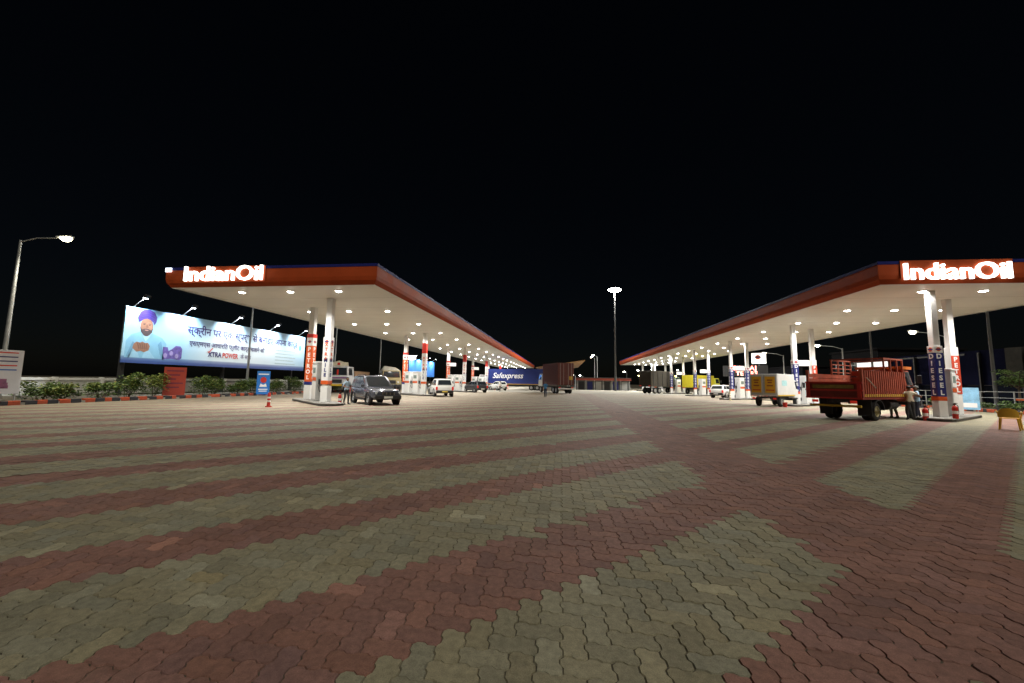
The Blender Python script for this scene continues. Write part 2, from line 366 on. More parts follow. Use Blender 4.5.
# columns: canopy > column > panels and lettering
col_m = mat('column_white', (.72, .71, .68), .5, var=.07)
def column(c, x, y, style, ang=R(45), w_=.46, face=(0, 1, 2, 3), sign=None, base_top=1.1):
    """a clad square column; style picks the sign cladding seen in the photograph"""
    o = MB().box((0, 0, SOF/2+.05), (w_, w_, SOF-.1)).build('column', col_m, c, bevel=.02, loc=(x-c.location.x, y-c.location.y, 0), rot=(0, 0, ang))
    wb = w_+.08
    def sleeve(nm, z0, z1, m, e=0.): return MB().box((0, 0, (z0+z1)/2), (wb+e, wb+e, z1-z0)).build(nm, m, o, bevel=.008)
    sleeve('column_base', .15, base_top, white)
    if style == 'diesel':
        sleeve('orange_band', base_top, base_top+.20, orange, .01); sleeve('sign_panel', base_top+.20, 3.28, bluep); sleeve('logo_panel', 3.28, 3.62, white)
        txt, lm, z0, z1 = 'DIESEL', letter_white, 1.32, 3.10
    elif style == 'petrol':
        sleeve('blue_band', base_top, base_top+.22, bluep, .01); sleeve('sign_panel', base_top+.22, 3.75, orange); sleeve('logo_panel', 3.75, 4.3, white); sleeve('red_band', 4.3, 4.55, redp, .01)
        txt, lm, z0, z1 = 'PETROL', letter_white, 1.60, 3.50
    elif style == 'petrol_side':   # white cladding with one red panel facing the drive
        sleeve('sign_panel', base_top, 3.4, white); sleeve('logo_panel', 3.4, 3.75, white)
        MB().bb(-wb/2, wb/2, -wb/2-.012, -wb/2-.001, 1.25, 3.3).build('red_panel', mat('panel_red', (.52, .06, .025), .45, var=.08), o)
        txt, lm, z0, z1 = 'PETROL', letter_white, 1.45, 3.1
    elif style == 'tall':     # white cladding with orange vertical text, red panel above
        sleeve('orange_band', base_top+.1, base_top+.32, orange, .01); sleeve('sign_panel', base_top+.32, 4.05, white)
        sleeve('red_panel', 4.30, 5.35, redp); sleeve('logo_panel', 4.05, 4.30, white)
        txt, lm, z0, z1 = 'XTRA', orange, 2.75, 3.8
    else:
        sleeve('orange_band', base_top+.1, base_top+.32, orange, .01); sleeve('sign_panel', base_top+.32, 3.95, white); sleeve('logo_panel', 3.95, 4.02, white)
        txt, lm, z0, z1 = 'XTRA', orange, 2.7, 3.55
    rows = [(txt, lm, z0, z1)]
    if style in ('tall', 'near'): rows.append(('MILE', bluep, 1.75, 2.62))
    for f in face:
        a = f*math.pi/2; nx, ny = math.cos(a), math.sin(a); d = wb/2+(.018 if style == 'petrol_side' else .006)
        for (tx, mm, q0, q1) in rows:
            st = (q1-q0)/(len(tx)-1)
            for k, ch in enumerate(tx):
                text('letter', ch, min(st*.98, wb*.86), mm, o, (nx*d, ny*d, q1-k*st), (R(90), 0, a+R(90)), extrude=.003, bold=.012)
        if style in ('diesel', 'near', 'petrol'):
            zl = 3.45 if style == 'diesel' else (3.75 if style == 'near' else 4.02)
            MB().cyl((nx*d, ny*d, zl), (nx*(d+.006), ny*(d+.006), zl), .10, n=16).build('logo_disc', orange, o)
            MB().box((nx*(d+.010), ny*(d+.010), zl), (.26 if abs(ny) > .5 else .006, .26 if abs(nx) > .5 else .006, .055)).build('logo_bar', bluep, o)
    if sign:
        sx_, sz = sign
        ns = MB().bb(.29, 1.15, -.09, .09, sz-.24, sz+.24).build('number_sign', lamp_mat('number_sign_glow', (1, .95, .85), .35), o, bevel=.015, rot=(0, 0, sx_))
    return o
lf = [(-14, 22.4+17*k) for k in range(5)]; lb = [(-17.0, 25.2+16.6*k) for k in range(5)]
for k, (x, y) in enumerate(lf): column(LC, x, y, 'near' if k == 0 else 'tall', 0, .36, (3, 0))
for k, (x, y) in enumerate(lb): column(LC, x, y, 'petrol', 0, .36, (3, 0), sign=(0, 4.0) if k else None)
rf = [(18.4, 22.2+12.1*k) for k in range(7)]; rb = [(21.0, 24.4+12.1*k) for k in range(7)]
for k, (x, y) in enumerate(rf):
    column(RC, x, y, 'diesel' if k < 6 else 'petrol', 0, .30, (3, 2), base_top=.93)
for k, (x, y) in enumerate(rb): column(RC, x, y, 'petrol_side' if k in (0, 1) else 'diesel', 0, .30, (3,) if k in (0, 1) else (3, 2), base_top=.93, sign=(R(180), 3.5) if k else None)

# ------------------------------------------------------------------ islands, dispensers and small things on them
island_m = mat('island_concrete', (.20, .19, .17), .8, var=.2, bump=.2)
def island(p, q, label, group):
    p, q = Vector((*p, 0)), Vector((*q, 0)); d = (q-p); L_ = d.length; a = math.atan2(d.y, d.x)
    t = thing('pump_island', label, 'island', p, a, group)
    pts = []
    for s, e in ((-1.25, math.pi/2), (L_+1.25, -math.pi/2)):
        for k in range(7):
            aa = e + math.pi*k/6; pts.append((s+.45*math.cos(aa), (.70)*math.sin(aa)))
    MB().prism(pts, 0, .15, axis='Z').build('slab', island_m, t, bevel=.015)
    edge = [(x*1.004+.0, y*1.01) for x, y in pts]
    MB().prism(edge, .03, .10, axis='Z').build('edge_guard', dark, t)
    return t, a
def dispenser(t_loc, a, label, group, body=greyp, tall=2.35):
    d = thing('fuel_dispenser', label, 'dispenser', t_loc, a, group)
    MB().bb(-.50, .50, -.27, .27, 0, tall).build('cabinet', body, d, bevel=.02)
    MB().bb(-.53, .53, -.30, .30, tall, tall+.10).build('top_cap', white, d, bevel=.02)
    for s in (-1, 1):
        y = s*.272
        MB().bb(-.44, .44, y, y+s*.02, tall-.85, tall-.12).build('display_panel', white, d, bevel=.008)
        MB().bb(-.30, .30, y+s*.02, y+s*.028, tall-.62, tall-.28).build('display_screen', mat('lcd_screen', (.10, .12, .10), .2, var=0, emit=(.5, .6, .5), es=.25), d)
        MB().bb(-.44, .44, y, y+s*.015, tall-1.1, tall-.90).build('brand_strip', orange, d)
        MB().bb(-.44, .44, y, y+s*.015, .12, tall-1.14).build('door_panel', white, d, bevel=.006)
    for s in (-1, 1):
        hp = [(s*.53, 0, tall-.4)]
        for k in range(1, 13):
            u = k/12; hp.append((s*(.53+.26*math.sin(math.pi*u)), .12*u, tall-.4-(tall-1.0)*math.sin(math.pi*u*.72)/.98))
        h = MB().tube(hp, .022, 6).build('hose', black, d)
        n_ = MB(); n_.bb(s*.51, s*.62, .06, .16, 1.05, 1.35); n_.cyl((s*.60, .11, 1.1), (s*.72, .11, .98), .018, n=6)
        n_.build('nozzle', redp if s > 0 else dark, d)
    return d
def extinguisher(loc, label):
    e = thing('fire_extinguisher', label, 'fire extinguisher', loc, 0, 'red extinguishers on the islands')
    b = MB(); b.lathe([(0, 0), (.10, 0), (.105, .03), (.105, .48), (.08, .56), (.03, .60), (.03, .64)], n=14); b.build('cylinder', redp, e, smooth=True)
    v = MB(); v.bb(-.05, .05, -.02, .02, .63, .69); v.bb(-.02, .12, -.015, .015, .69, .72); v.build('valve', dark, e)
    MB().tube([(.05, 0, .66), (.14, 0, .58), (.15, 0, .35), (.13, 0, .18)], .014, 6).build('hose', black, e)
    MB().lathe([(.106, .22), (.107, .22), (.107, .36), (.106, .36)], n=14).build('paper_label', letter_white, e)
    return e
def bollard(loc, label, m=orange, hgt=.85, grp='short painted guard posts at the island ends'):
    b = thing('guard_post', label, 'bollard', loc, 0, grp)
    q = MB(); q.lathe([(0, 0), (.16, 0), (.16, .05), (.085, .06), (.075, hgt-.04), (.05, hgt), (0, hgt)], n=14); q.build('post', m, b, smooth=True)
    for z in (.35, .6): MB().lathe([(.084, z*hgt), (.087, z*hgt), (.087, (z+.12)*hgt), (.083, (z+.12)*hgt)], n=14).build('reflective_band', letter_white, b)
    return b
def bucket(loc, label, m=redp):
    b = thing('bucket', label, 'bucket', loc, 0)
    q = MB(); q.lathe([(0, 0), (.12, 0), (.16, .32), (.17, .33), (.15, .33), (.11, .02), (0, .02)], n=16); q.build('pail', m, b, smooth=True)
    MB().tube([(.165*math.cos(k*math.pi/8), 0, .31+.16*math.sin(k*math.pi/8)) for k in range(9)], .006, 5).build('handle', steel, b)
    return b
nums = ['nearest', 'second', 'third', 'fourth', 'fifth', 'sixth', 'farthest']
for k in range(5):
    t, a = island(lf[k], lb[k], f'grey concrete pump island, {nums[k]} under the left canopy', 'islands under the left canopy')
    dv = Vector((math.cos(a), math.sin(a), 0)); p = Vector((*lf[k], 0))
    if k == 0:
        dispenser(p+dv*1.72+Vector((0, 0, .15)), a, 'tall grey fuel dispenser on the nearest left island', 'dispensers under the left canopy')
        extinguisher(p+Vector((.55, .62, 0)), 'red extinguisher by the near left column base')
    else:
        dispenser(p+dv*1.25+Vector((0, 0, .15)), a, f'white and orange fuel dispenser nearer the driveway on the {nums[k]} left island', 'dispensers under the left canopy', white, 2.2)
        dispenser(p+dv*2.9+Vector((0, 0, .15)), a, f'white fuel dispenser at the back of the {nums[k]} left island', 'dispensers under the left canopy', white, 2.2)
        bollard(p-dv*2.05, f'orange guard post at the driveway end of the {nums[k]} left island')
for k in range(7):
    t, a = island(rf[k], rb[k], f'grey concrete pump island, {nums[k]} under the right canopy', 'islands under the right canopy')
    dv = Vector((math.cos(a), math.sin(a), 0)); p = Vector((*rf[k], 0))
    dispenser(p+dv*1.7+Vector((0, 0, .15)), a, f'pale fuel dispenser between columns on the {nums[k]} right island', 'dispensers under the right canopy', greyp if k == 0 else white, 2.3 if k == 0 else 2.15)
extinguisher(Vector((17.05, 21.35, 0)), 'red extinguisher standing beside the men at the near right column')
extinguisher(Vector((18.05, 21.05, .15)), 'red extinguisher at the right foot of the blue column')
bollard((-15.3, 19.4, 0), 'small red and white guard post alone before the left canopy', redp, .75)
bollard((17.1, 43.6, 0), 'cream guard post at the third right island', mat('cream_post', (.6, .5, .32), .5), .9)
bucket((16.3, 31.9, 0), 'red sand bucket behind the orange truck')

# ------------------------------------------------------------------ boundary strip on the left
kerb_o = mat('kerb_orange', (.42, .07, .025), .7, var=.2, scale=6); kerb_k = mat('kerb_black', (.03, .03, .035), .7, var=.25, scale=6)
def kerb(x0, x1, ya, yb, step):
    k = MB().bb(x0+.02, x1-.02, ya, yb, -.12, .10).build('kerb', conc()); tag(k, kind='structure')
    me = {}
    for i in range(int((yb-ya)/step)):
        m = kerb_o if i % 2 else kerb_k
        if i % 2 not in me: me[i % 2] = MB().bb(x0, x1, -step/2+.008, step/2-.008, -.02, .20).mesh('kerb_block', m, .02)
        o = bpy.data.objects.new('kerb_block', me[i % 2]); COL.objects.link(o); o.parent = k; o.location = (0, ya+(i+.5)*step, rng.normal(0, .004)); o.rotation_euler = (0, 0, rng.normal(0, .004))
kerb(-27.0, -26.7, 9, 62, .50); kerb(28.65, 28.9, 18, 66, .5)
bed = MB().bb(-36.8, -27.02, -5, 130, -.1, .05).build('planting_bed', soil_mat()); tag(bed, kind='structure')
bed2 = MB().bb(28.92, 31.5, 8, 130, -.1, .05).build('planting_bed', soil_mat()); tag(bed2, kind='structure')
wall_m = mat('whitewashed_wall', (.72, .72, .69), .85, var=.15, scale=1.2, bump=.2)
wl = thing('boundary_wall', 'low whitewashed panel wall behind the hedge on the left', 'wall', (-37, 10, 0))
for k in range(27):
    MB().bb(-.08, .08, k*3+.13, k*3+2.87, 0, 1.10).build('wall_panel', mat('wall_panel_grey', (.5, .5, .47), .9, var=.2, scale=1.5), wl)
    MB().bb(-.15, .15, k*3-.13, k*3+.13, 0, 1.36).build('wall_post', wall_m, wl, bevel=.02)
    MB().bb(-.13, .13, k*3+.135, k*3+2.865, 1.10, 1.31).build('coping', wall_m, wl, bevel=.02)

# shrubs
leaf_ms = [mat('leaf_dark', (.06, .11, .025), .55, var=.3), mat('leaf_mid', (.10, .17, .04), .55, var=.3), mat('leaf_lime', (.22, .26, .06), .55, var=.25)]
def leaves(mb, c, rad, n_, ls, mi):
    for _ in range(n_):
        while True:
            p = Vector((random.uniform(-1, 1), random.uniform(-1, 1), random.uniform(-1, 1)))
            if .25 < p.length < 1: break
        p = Vector((p.x*rad[0], p.y*rad[1], p.z*rad[2])) + Vector(c)
        q = Matrix.Rotation(random.uniform(0, 6.28), 3, 'Z') @ Matrix.Rotation(random.uniform(-.9, .9), 3, 'X') @ Matrix.Rotation(random.uniform(-.6, .6), 3, 'Y')
        l = ls*random.uniform(.6, 1.3); wd = l*.32
        vs = [p+q @ Vector(v) for v in ((0, 0, 0), (l*.5, wd, l*.08), (l, 0, -l*.1), (l*.5, -wd, l*.08))]
        mb.add(vs, [(0, 1, 2, 3)], mi() if callable(mi) else mi)
def shrub(loc, h_, wd, label, lime=.2, nl=1150):
    s = thing('shrub', label, 'shrub', loc, 0, 'shrubs in the planting strips')
    st = MB(); lv = MB(); tips = []
    for k in range(7):
        a = random.uniform(0, 6.28); r = random.uniform(.25, .95)*wd/2; e = Vector((r*math.cos(a), r*math.sin(a), h_*random.uniform(.55, 1)))
        st.cyl((r*.2*math.cos(a), r*.2*math.sin(a), -.03), e, .018, .006, 5); tips.append(e)
    for e in tips:
        leaves(lv, e*.82, (wd*.22, wd*.22, h_*.24), nl//7, .15, lambda: (2 if random.random() < lime else random.choice((0, 1))))
    leaves(lv, (0, 0, h_*.35), (wd*.5, wd*.5, h_*.3), nl//4, .13, lambda: random.choice((0, 0, 1)))
    st.build('stem', mat('bark', (.08, .06, .04), .9), s); lv.build('foliage', leaf_ms, s)
    return s
lab = ['dark leafy shrub beside the white notice board', 'tall leafy shrub with pale tips left of the billboard post', 'low wide shrub between notice board and billboard', 'bushy shrub under the printed man on the billboard', 'yellow-green shrub in front of the red notice board', 'feathery shrub right of the red notice board', 'tall thin shrub under the middle of the billboard', 'small shrub left of the street lamp pole under the billboard', 'sparse shrub behind the blue board', 'low shrub right of the blue board', 'shrub near the far billboard post', 'dark shrub beyond the near left column', 'shrub beside the parked white lorry', 'low shrub behind the parked white lorry']
ys = [18.6, 20.2, 21.6, 23.1, 25.2, 28.4, 30.3, 32.2, 34.2, 36.5, 39.5, 43.5, 47.5, 52]
for k, y in enumerate(ys):
    shrub((-28.2-random.uniform(0, 1.0), y, .05), random.uniform(.95, 1.75), random.uniform(1.5, 2.4), lab[k], .8 if k in (1, 4) else .3)

# billboard
def billboard(y0, y1, z0, z1, x, label, pr_m, posts, lamps, watts):
    b = thing('billboard', label, 'billboard', (x, y0, 0), 0, None)
    Lb = y1-y0
    MB().bb(-.03, .03, 0, Lb, z0, z1).build('print_face', pr_m, b)
    fr = MB(); fr.bb(-.14, -.04, 0, Lb, z0, z0+.1); fr.bb(-.14, -.04, 0, Lb, z1-.1, z1); fr.bb(-.14, -.04, 0, .1, z0+.1, z1-.1); fr.bb(-.14, -.04, Lb-.1, Lb, z0+.1, z1-.1)
    fr.build('back_frame', dark, b)
    for p in posts: MB().bb(-.42, -.16, p-.13, p+.13, 0, z1-.2).build('post', dark, b)
    for p in lamps:
        a = MB(); a.tube([(-.1, p, z1-.1), (1.15, p, z1+.78)], .035, 6); a.build('lamp_arm', steel, b)
        hd = MB(); hd.box((1.2, p, z1+.78), (.18, .40, .24), ry=R(50)); hd.build('flood_lamp', dark, b)
        MB().box((1.13, p, z1+.68), (.02, .36, .20), ry=R(50)).build('lamp_lens', lamp_mat('flood_glow', (.9, .96, 1), 25), b)
        light('flood_beam', 'SPOT', b, (1.05, p, z1+.62), watts, (.86, .94, 1), (0, R(38), 0), R(120), .6, .08)
    return b
def print_mat(nm, L_, z0, z1):
    m = bpy.data.materials.new(nm); m.use_nodes = True; t = m.node_tree; Lk = t.links; bs = t.nodes['Principled BSDF']; bs.inputs['Roughness'].default_value = .55
    tc = t.nodes.new('ShaderNodeTexCoord'); sp = t.nodes.new('ShaderNodeSeparateXYZ'); Lk.new(tc.outputs['Object'], sp.inputs[0])
    ry = t.nodes.new('ShaderNodeValToRGB'); my = t.nodes.new('ShaderNodeMapRange'); my.inputs[2].default_value = L_; Lk.new(sp.outputs['Y'], my.inputs[0]); Lk.new(my.outputs[0], ry.inputs[0])
    e = ry.color_ramp.elements; e[0].color = (.30, .52, .66, 1); e[1].color = (.42, .60, .72, 1)
    for p, c in ((.22, (.32, .55, .70)), (.38, (.68, .76, .78)), (.62, (.72, .78, .80)), (.85, (.60, .72, .78))): q = e.new(p); q.color = (*c, 1)
    rz_ = t.nodes.new('ShaderNodeValToRGB'); mz = t.nodes.new('ShaderNodeMapRange'); mz.inputs[1].default_value = z0; mz.inputs[2].default_value = z1; Lk.new(sp.outputs['Z'], mz.inputs[0]); Lk.new(mz.outputs[0], rz_.inputs[0])
    e = rz_.color_ramp.elements; e[0].color = (.10, .13, .36, 1); e[0].position = .04; e[1].color = (.45, .66, .86, 1)
    for p, c in ((.11, (.42, .45, .62)), (.13, (1, 1, 1)), (.5, (1, 1, 1)), (.8, (.62, .80, .95))): q = e.new(p); q.color = (*c, 1)
    mx = t.nodes.new('ShaderNodeVectorMath'); mx.operation = 'MULTIPLY'; Lk.new(ry.outputs[0], mx.inputs[0]); Lk.new(rz_.outputs[0], mx.inputs[1]); Lk.new(mx.outputs[0], bs.inputs['Base Color'])
    return m
Y0, Y1, Z0, Z1 = 26.05, 47.5, 2.52, 6.85; LB = Y1-Y0
BB = billboard(Y0, Y1, Z0, Z1, -33, 'long lit billboard with printed turbaned man and Hindi lettering', print_mat('billboard_print', LB, Z0, Z1), (.35, 9.5, 19.5), (.45, 4.5, 9.7, 15.0, 20.0), 2300)
def ell(cy_, cz, ry_, rz2, n_=28, wob=0., a0=0.): return [(cy_+ry_*math.cos(2*math.pi*k/n_)*(1+wob*math.sin(3*k+a0)), cz+rz2*math.sin(2*math.pi*k/n_)) for k in range(n_)]
def flat(nm, poly, m, lay): MB().prism(poly, .031+lay*.004, .034+lay*.004, axis='X').build(nm, m, BB)
skin_p = mat('print_skin', (.27, .135, .085), .55, var=.08); turban_p = mat('print_turban', (.04, .022, .17), .55, var=.2, scale=6); shirt_p = mat('print_shirt', (.20, .42, .57), .55, var=.1, scale=2)
flat('printed_shirt', [(.2, Z0+.42), (3.45, Z0+.42), (3.35, Z0+1.7), (2.95, Z0+2.15), (2.1, Z0+2.45), (1.15, Z0+2.45), (.55, Z0+2.2), (.22, Z0+1.7)], shirt_p, 0)
flat('printed_fold', [(.3, Z0+.45), (.55, Z0+.45), (.9, Z0+1.5), (.7, Z0+1.7)], mat('print_fold', (.13, .30, .44), .55), 1)
flat('printed_fold', [(3.0, Z0+.45), (3.25, Z0+.45), (2.9, Z0+1.9), (2.65, Z0+1.6)], MATS['print_fold'], 1)
flat('printed_collar', [(1.2, Z0+2.48), (2.1, Z0+2.48), (1.9, Z0+2.1), (1.66, Z0+1.75), (1.4, Z0+2.1)], mat('print_collar', (.34, .56, .70), .55), 1)
flat('printed_neck', ell(1.64, Z0+2.42, .28, .26), mat('print_neck', (.15, .07, .05), .55), 2)
flat('printed_face', ell(1.62, Z0+2.95, .50, .66), skin_p, 3)
flat('printed_cheek', ell(1.78, Z0+2.92, .26, .42), mat('print_cheek', (.33, .17, .11), .55, var=.1), 4)
flat('printed_beard', [(1.13, Z0+2.85), (1.2, Z0+2.5), (1.42, Z0+2.26), (1.64, Z0+2.2), (1.86, Z0+2.26), (2.06, Z0+2.5), (2.12, Z0+2.85), (1.98, Z0+2.66), (1.8, Z0+2.74), (1.62, Z0+2.78), (1.44, Z0+2.74), (1.27, Z0+2.66)], mat('print_beard', (.07, .05, .055), .6), 5)
flat('printed_mouth', ell(1.63, Z0+2.64, .15, .04), mat('print_mouth', (.42, .22, .18), .6), 6)
flat('printed_nose', [(1.60, Z0+3.12), (1.68, Z0+3.12), (1.76, Z0+2.86), (1.64, Z0+2.82), (1.54, Z0+2.87)], mat('print_nose', (.22, .105, .07), .6), 5)
for s_ in (-1, 1):
    flat('printed_eye', ell(1.62+s_*.21, Z0+3.08, .085, .03), mat('print_eye', (.05, .03, .03), .5), 5)
    flat('printed_brow', ell(1.62+s_*.22, Z0+3.17, .13, .022), MATS['print_beard'], 5)
flat('printed_turban', [(.98, Z0+3.2), (.88, Z0+3.6), (1.0, Z0+4.0), (1.3, Z0+4.25), (1.75, Z0+4.32), (2.15, Z0+4.15), (2.36, Z0+3.8), (2.34, Z0+3.4), (2.2, Z0+3.1), (2.1, Z0+3.32), (1.85, Z0+3.5), (1.6, Z0+3.58), (1.35, Z0+3.5), (1.12, Z0+3.3)], turban_p, 5)
for k_ in range(4): flat('printed_turban_fold', [(1.05+.06*k_, Z0+3.42+.2*k_), (1.6, Z0+3.66+.17*k_), (2.25-.05*k_, Z0+3.36+.22*k_), (2.25-.05*k_, Z0+3.41+.22*k_), (1.6, Z0+3.71+.17*k_), (1.05+.06*k_, Z0+3.47+.2*k_)], mat('print_turban_dark', (.05, .035, .24), .55), 6)
flat('printed_hands', [(.72, Z0+1.15), (.78, Z0+1.5), (1.0, Z0+1.68), (1.25, Z0+1.62), (1.42, Z0+1.72), (1.62, Z0+1.62), (1.85, Z0+1.66), (2.02, Z0+1.4), (1.95, Z0+1.05), (1.6, Z0+.88), (1.35, Z0+.98), (1.05, Z0+.88)], skin_p, 2)
for k_ in range(5): flat('printed_finger', [(1.0+k_*.17, Z0+1.58), (1.09+k_*.17, Z0+1.62), (1.27+k_*.15, Z0+1.15), (1.18+k_*.15, Z0+1.1)], mat('print_finger', (.17, .08, .055), .55), 3)
flat('printed_sleeve', [(.45, Z0+.45), (.78, Z0+1.15), (1.1, Z0+.9), (1.3, Z0+.45)], mat('print_sleeve', (.28, .50, .64), .55), 1)
flat('printed_sleeve', [(1.5, Z0+.45), (1.62, Z0+.9), (1.95, Z0+1.1), (2.5, Z0+.45)], MATS['print_sleeve'], 1)
flat('printed_product', [(3.1, Z0+.42), (3.1, Z0+1.45), (3.5, Z0+1.45), (3.6, Z0+1.15), (3.85, Z0+1.3), (4.2, Z0+1.62), (4.6, Z0+1.62), (4.8, Z0+1.4), (4.8, Z0+.6), (4.6, Z0+.42), (3.9, Z0+.5)], mat('print_product', (.13, .09, .34), .5, var=.6, scale=4), 1)
for k_ in range(3): flat('printed_product_light', ell(3.35+k_*.5, Z0+.75+.2*(k_ % 2), .16, .2, wob=.2), mat('print_product_light', (.34, .28, .55), .5, var=.4, scale=6), 2)
ROT_PX = (R(90), 0, R(90))
def btext(body, y, z, size, m, width, **k):
    o = text('printed_text', body, size, m, BB, (.046, y, z), ROT_PX, align='LEFT', extrude=.001, **k)
    xs_ = [v.co.x for v in o.data.vertices]; o.data.transform(Matrix.Translation((-min(xs_), 0, 0))); o.data.transform(Matrix.Diagonal((width/(max(xs_)-min(xs_)), 1, 1, 1))); return o
navy = mat('print_navy', (.04, .03, .14), .5, var=0)
btext('स्क्रीन पर एक स्पर्श से बनाइए अपना कार्ड', 5.1, Z0+3.15, .95, navy, 14.9, bold=.02)
btext('एसएमएस आधारित फ्लीट कार्ड चलाने की', 5.4, Z0+1.98, .62, navy, 9.1, bold=.008)
btext('XTRA', 7.35, Z0+1.12, .66, navy, 1.55, bold=.02); btext('POWER', 9.0, Z0+1.12, .66, mat('print_red', (.62, .05, .03), .5, var=0), 1.9, bold=.02); btext('के साथ', 11.2, Z0+1.12, .6, navy, 1.4)
flat('printed_tick', [(7.2, Z0+1.3), (7.32, Z0+1.38), (7.45, Z0+1.22), (7.9, Z0+1.72), (7.8, Z0+1.75), (7.45, Z0+1.38)], MATS['print_red'], 4)
for k in range(5): flat('printed_line', [(16.2, Z0+.66+k*.38), (19.7-.3*(k % 2), Z0+.66+k*.38), (19.7-.3*(k % 2), Z0+.78+k*.38), (16.2, Z0+.78+k*.38)], mat('print_greyline', (.45, .55, .57), .6, var=.3, scale=9), 1)
flat('printed_drop', ell(20.5, Z0+2.85, .22, .35), mat('print_drop', (.08, .30, .55), .5), 2)
BB2 = billboard(83, 100.5, 2.5, 6.3, -33, 'distant blue lit billboard seen between the left columns', mat('blue_print', (.06, .22, .62), .55, var=.25, scale=.5), (2, 15), (1.5, 6, 10.5, 15), 2600)

# notice boards by the hedge
def board(loc, rz, wd, z0, z1, m, label, legs=True, lines=None):
    b = thing('notice_board', label, 'notice board', loc, rz)
    MB().bb(-wd/2, wd/2, -.025, .025, z0, z1).build('panel', m, b, bevel=.006)
    for s in (-1, 1): MB().bb(s*(wd/2-.12)-.025, s*(wd/2-.12)+.025, .027, .077, 0, z1-.1).build('leg', steel, b)
    for (xa, xb, za, zb, lm) in lines or []: MB().bb(xa, xb, -.029, -.026, za, zb).build('printed_line', lm, b)
    return b
pn, pr, pb, pw = navy, MATS['print_red'], mat('print_blue', (.03, .12, .45), .5), letter_white
L1 = [(-1.05, .95, 2.52-.22*k, 2.58-.22*k, (pr, pn, pn, pr, pb)[k]) for k in range(5)]
WBD = board((-28.3, 16.45, .05), R(90)-R(8), 2.3, .45, 2.68, mat('board_white', (.66, .67, .70), .5, var=.05), 'white notice board with small print by the left street lamp', lines=L1)
bl = MB()
for (x, z, w2, h2) in ((.25, .95, .9, .14), (.05, .80, .5, .12), (.55, .80, .35, .16), (.45, 1.1, .4, .22)): bl.bb(x-w2/2, x+w2/2, -.033, -.029, z-h2/2, z+h2/2)
bl.build('printed_picture', mat('print_pic', (.30, .12, .22), .5, var=.6, scale=6), WBD)
RBD = board((-28.3, 26.15, .05), R(62), 1.3, .1, 2.15, mat('board_red', (.34, .045, .025), .5, var=.1), 'red notice board standing in the shrubs under the billboard', lines=[(-.5+.1*(k % 2), .5-.22*(k % 3), 1.84-.3*k, 1.93-.3*k, mat('print_maroon', (.12, .02, .05), .5)) for k in range(5)])
BBD = board((-25.9, 32.0, 0), R(48), .98, .1, 2.12, mat('board_blue', (.02, .17, .55), .45, var=.08), 'small blue standing board in front of the kerb', lines=[(-.4, .4, 1.8, 1.9, pw), (-.35, .35, .5, .58, pw), (-.3, .3, .35, .42, pw)])
lg = MB(); lg.prism([(x*.9-.0, z+1.35) for x, z in ell(0, 0, .26, .26)], -.034, -.029); lg.build('logo_disc', redp, BBD)
lg = MB(); lg.prism([(-.28, .75), (.28, .75), (.2, 1.05), (0, .92), (-.2, 1.05)], -.034, -.029); lg.build('logo_mark', letter_white, BBD)
board((27.2, 30.9, 0), R(-48), 1.25, .15, 1.62, mat('poster_sky', (.25, .50, .72), .5, var=.45, scale=2), 'pale blue standing poster behind the near right column', lines=[(-.5, .5, .3, .6, letter_white)])

# ------------------------------------------------------------------ street lamps and masts
dimpole = mat('weathered_pole', (.10, .10, .10), .7, .2, var=.2)
glow_y = lamp_mat('sodium_glow', (1, .90, .62), 40); glow_w = lamp_mat('white_glow', (1, .98, .92), 60)
def street_lamp(loc, h_, rz, label, arm=2.2, watts=2500, glow=None, col=(1, .92, .72), pole_m=None):
    t = thing('street_lamp', label, 'street lamp', loc, rz, 'street lamps')
    MB().cyl((0, 0, 0), (0, 0, h_), .12, .06, 10).build('pole', pole_m or steel, t, smooth=True)
    MB().bb(-.2, .2, -.2, .2, 0, .03).build('base_plate', steel, t)
    MB().tube([(0, 0, h_-.1), (arm*.4, 0, h_+.2), (arm, 0, h_+.32)], .035, 7).build('arm', steel, t)
    hd = MB().box((arm+.25, 0, h_+.40), (.75, .30, .10), ry=R(-8)).build('lamp_head', greyp, t, bevel=.03)
    MB().lathe([(0, -.20), (.12, -.17), (.21, -.09), (.25, .0), (0, .0)], n=14).build('lens', glow or glow_y, t, loc=(arm+.30, 0, h_+.34), smooth=True)
    if watts: light('lamp_beam', 'SPOT', t, (arm+.27, 0, h_+.10), watts, col, (0, R(-12), 0), R(150), .5, .15)
    return t
street_lamp((-31, 18.55, .05), 9.15, R(22), 'tall lit street lamp rising behind the white notice board', 1.75, 2600)
street_lamp((-31, 36.1, .05), 9.6, 0, 'street lamp pole crossing in front of the billboard', 2.2, 0, greyp)
street_lamp((-31, 51.3, .05), 9.6, 0, 'bare lamp pole rising behind the white lorry', 2.2, 0, greyp)
street_lamp((-31, 65.0, .05), 9.6, 0, 'bare lamp pole rising behind the grey car', 2.2, 0, greyp)
street_lamp((33.2, 39.0, 0), 6.15, R(180), 'lit street lamp shining behind the orange truck cage', 2.2, 1800)
street_lamp((33.2, 51.9, 0), 6.15, R(180), 'lit street lamp right of the second pair of right columns', 2.4, 1800)
street_lamp((33.2, 64.7, 0), 6.2, R(180), 'lit street lamp above the white van box', 2.4, 1800)
street_lamp((31, 44.3, .05), 9.0, 0, 'bare lamp pole above the orange truck cage', 1.8, 0, greyp, pole_m=dimpole)
street_lamp((31, 33.0, .05), 9.0, 0, 'bare lamp pole above the blue hoarding', 1.8, 0, greyp, pole_m=dimpole)
mast = thing('high_mast_light', 'very tall mast with brilliant lamps in the centre background', 'mast', (11.4, 88, 0))
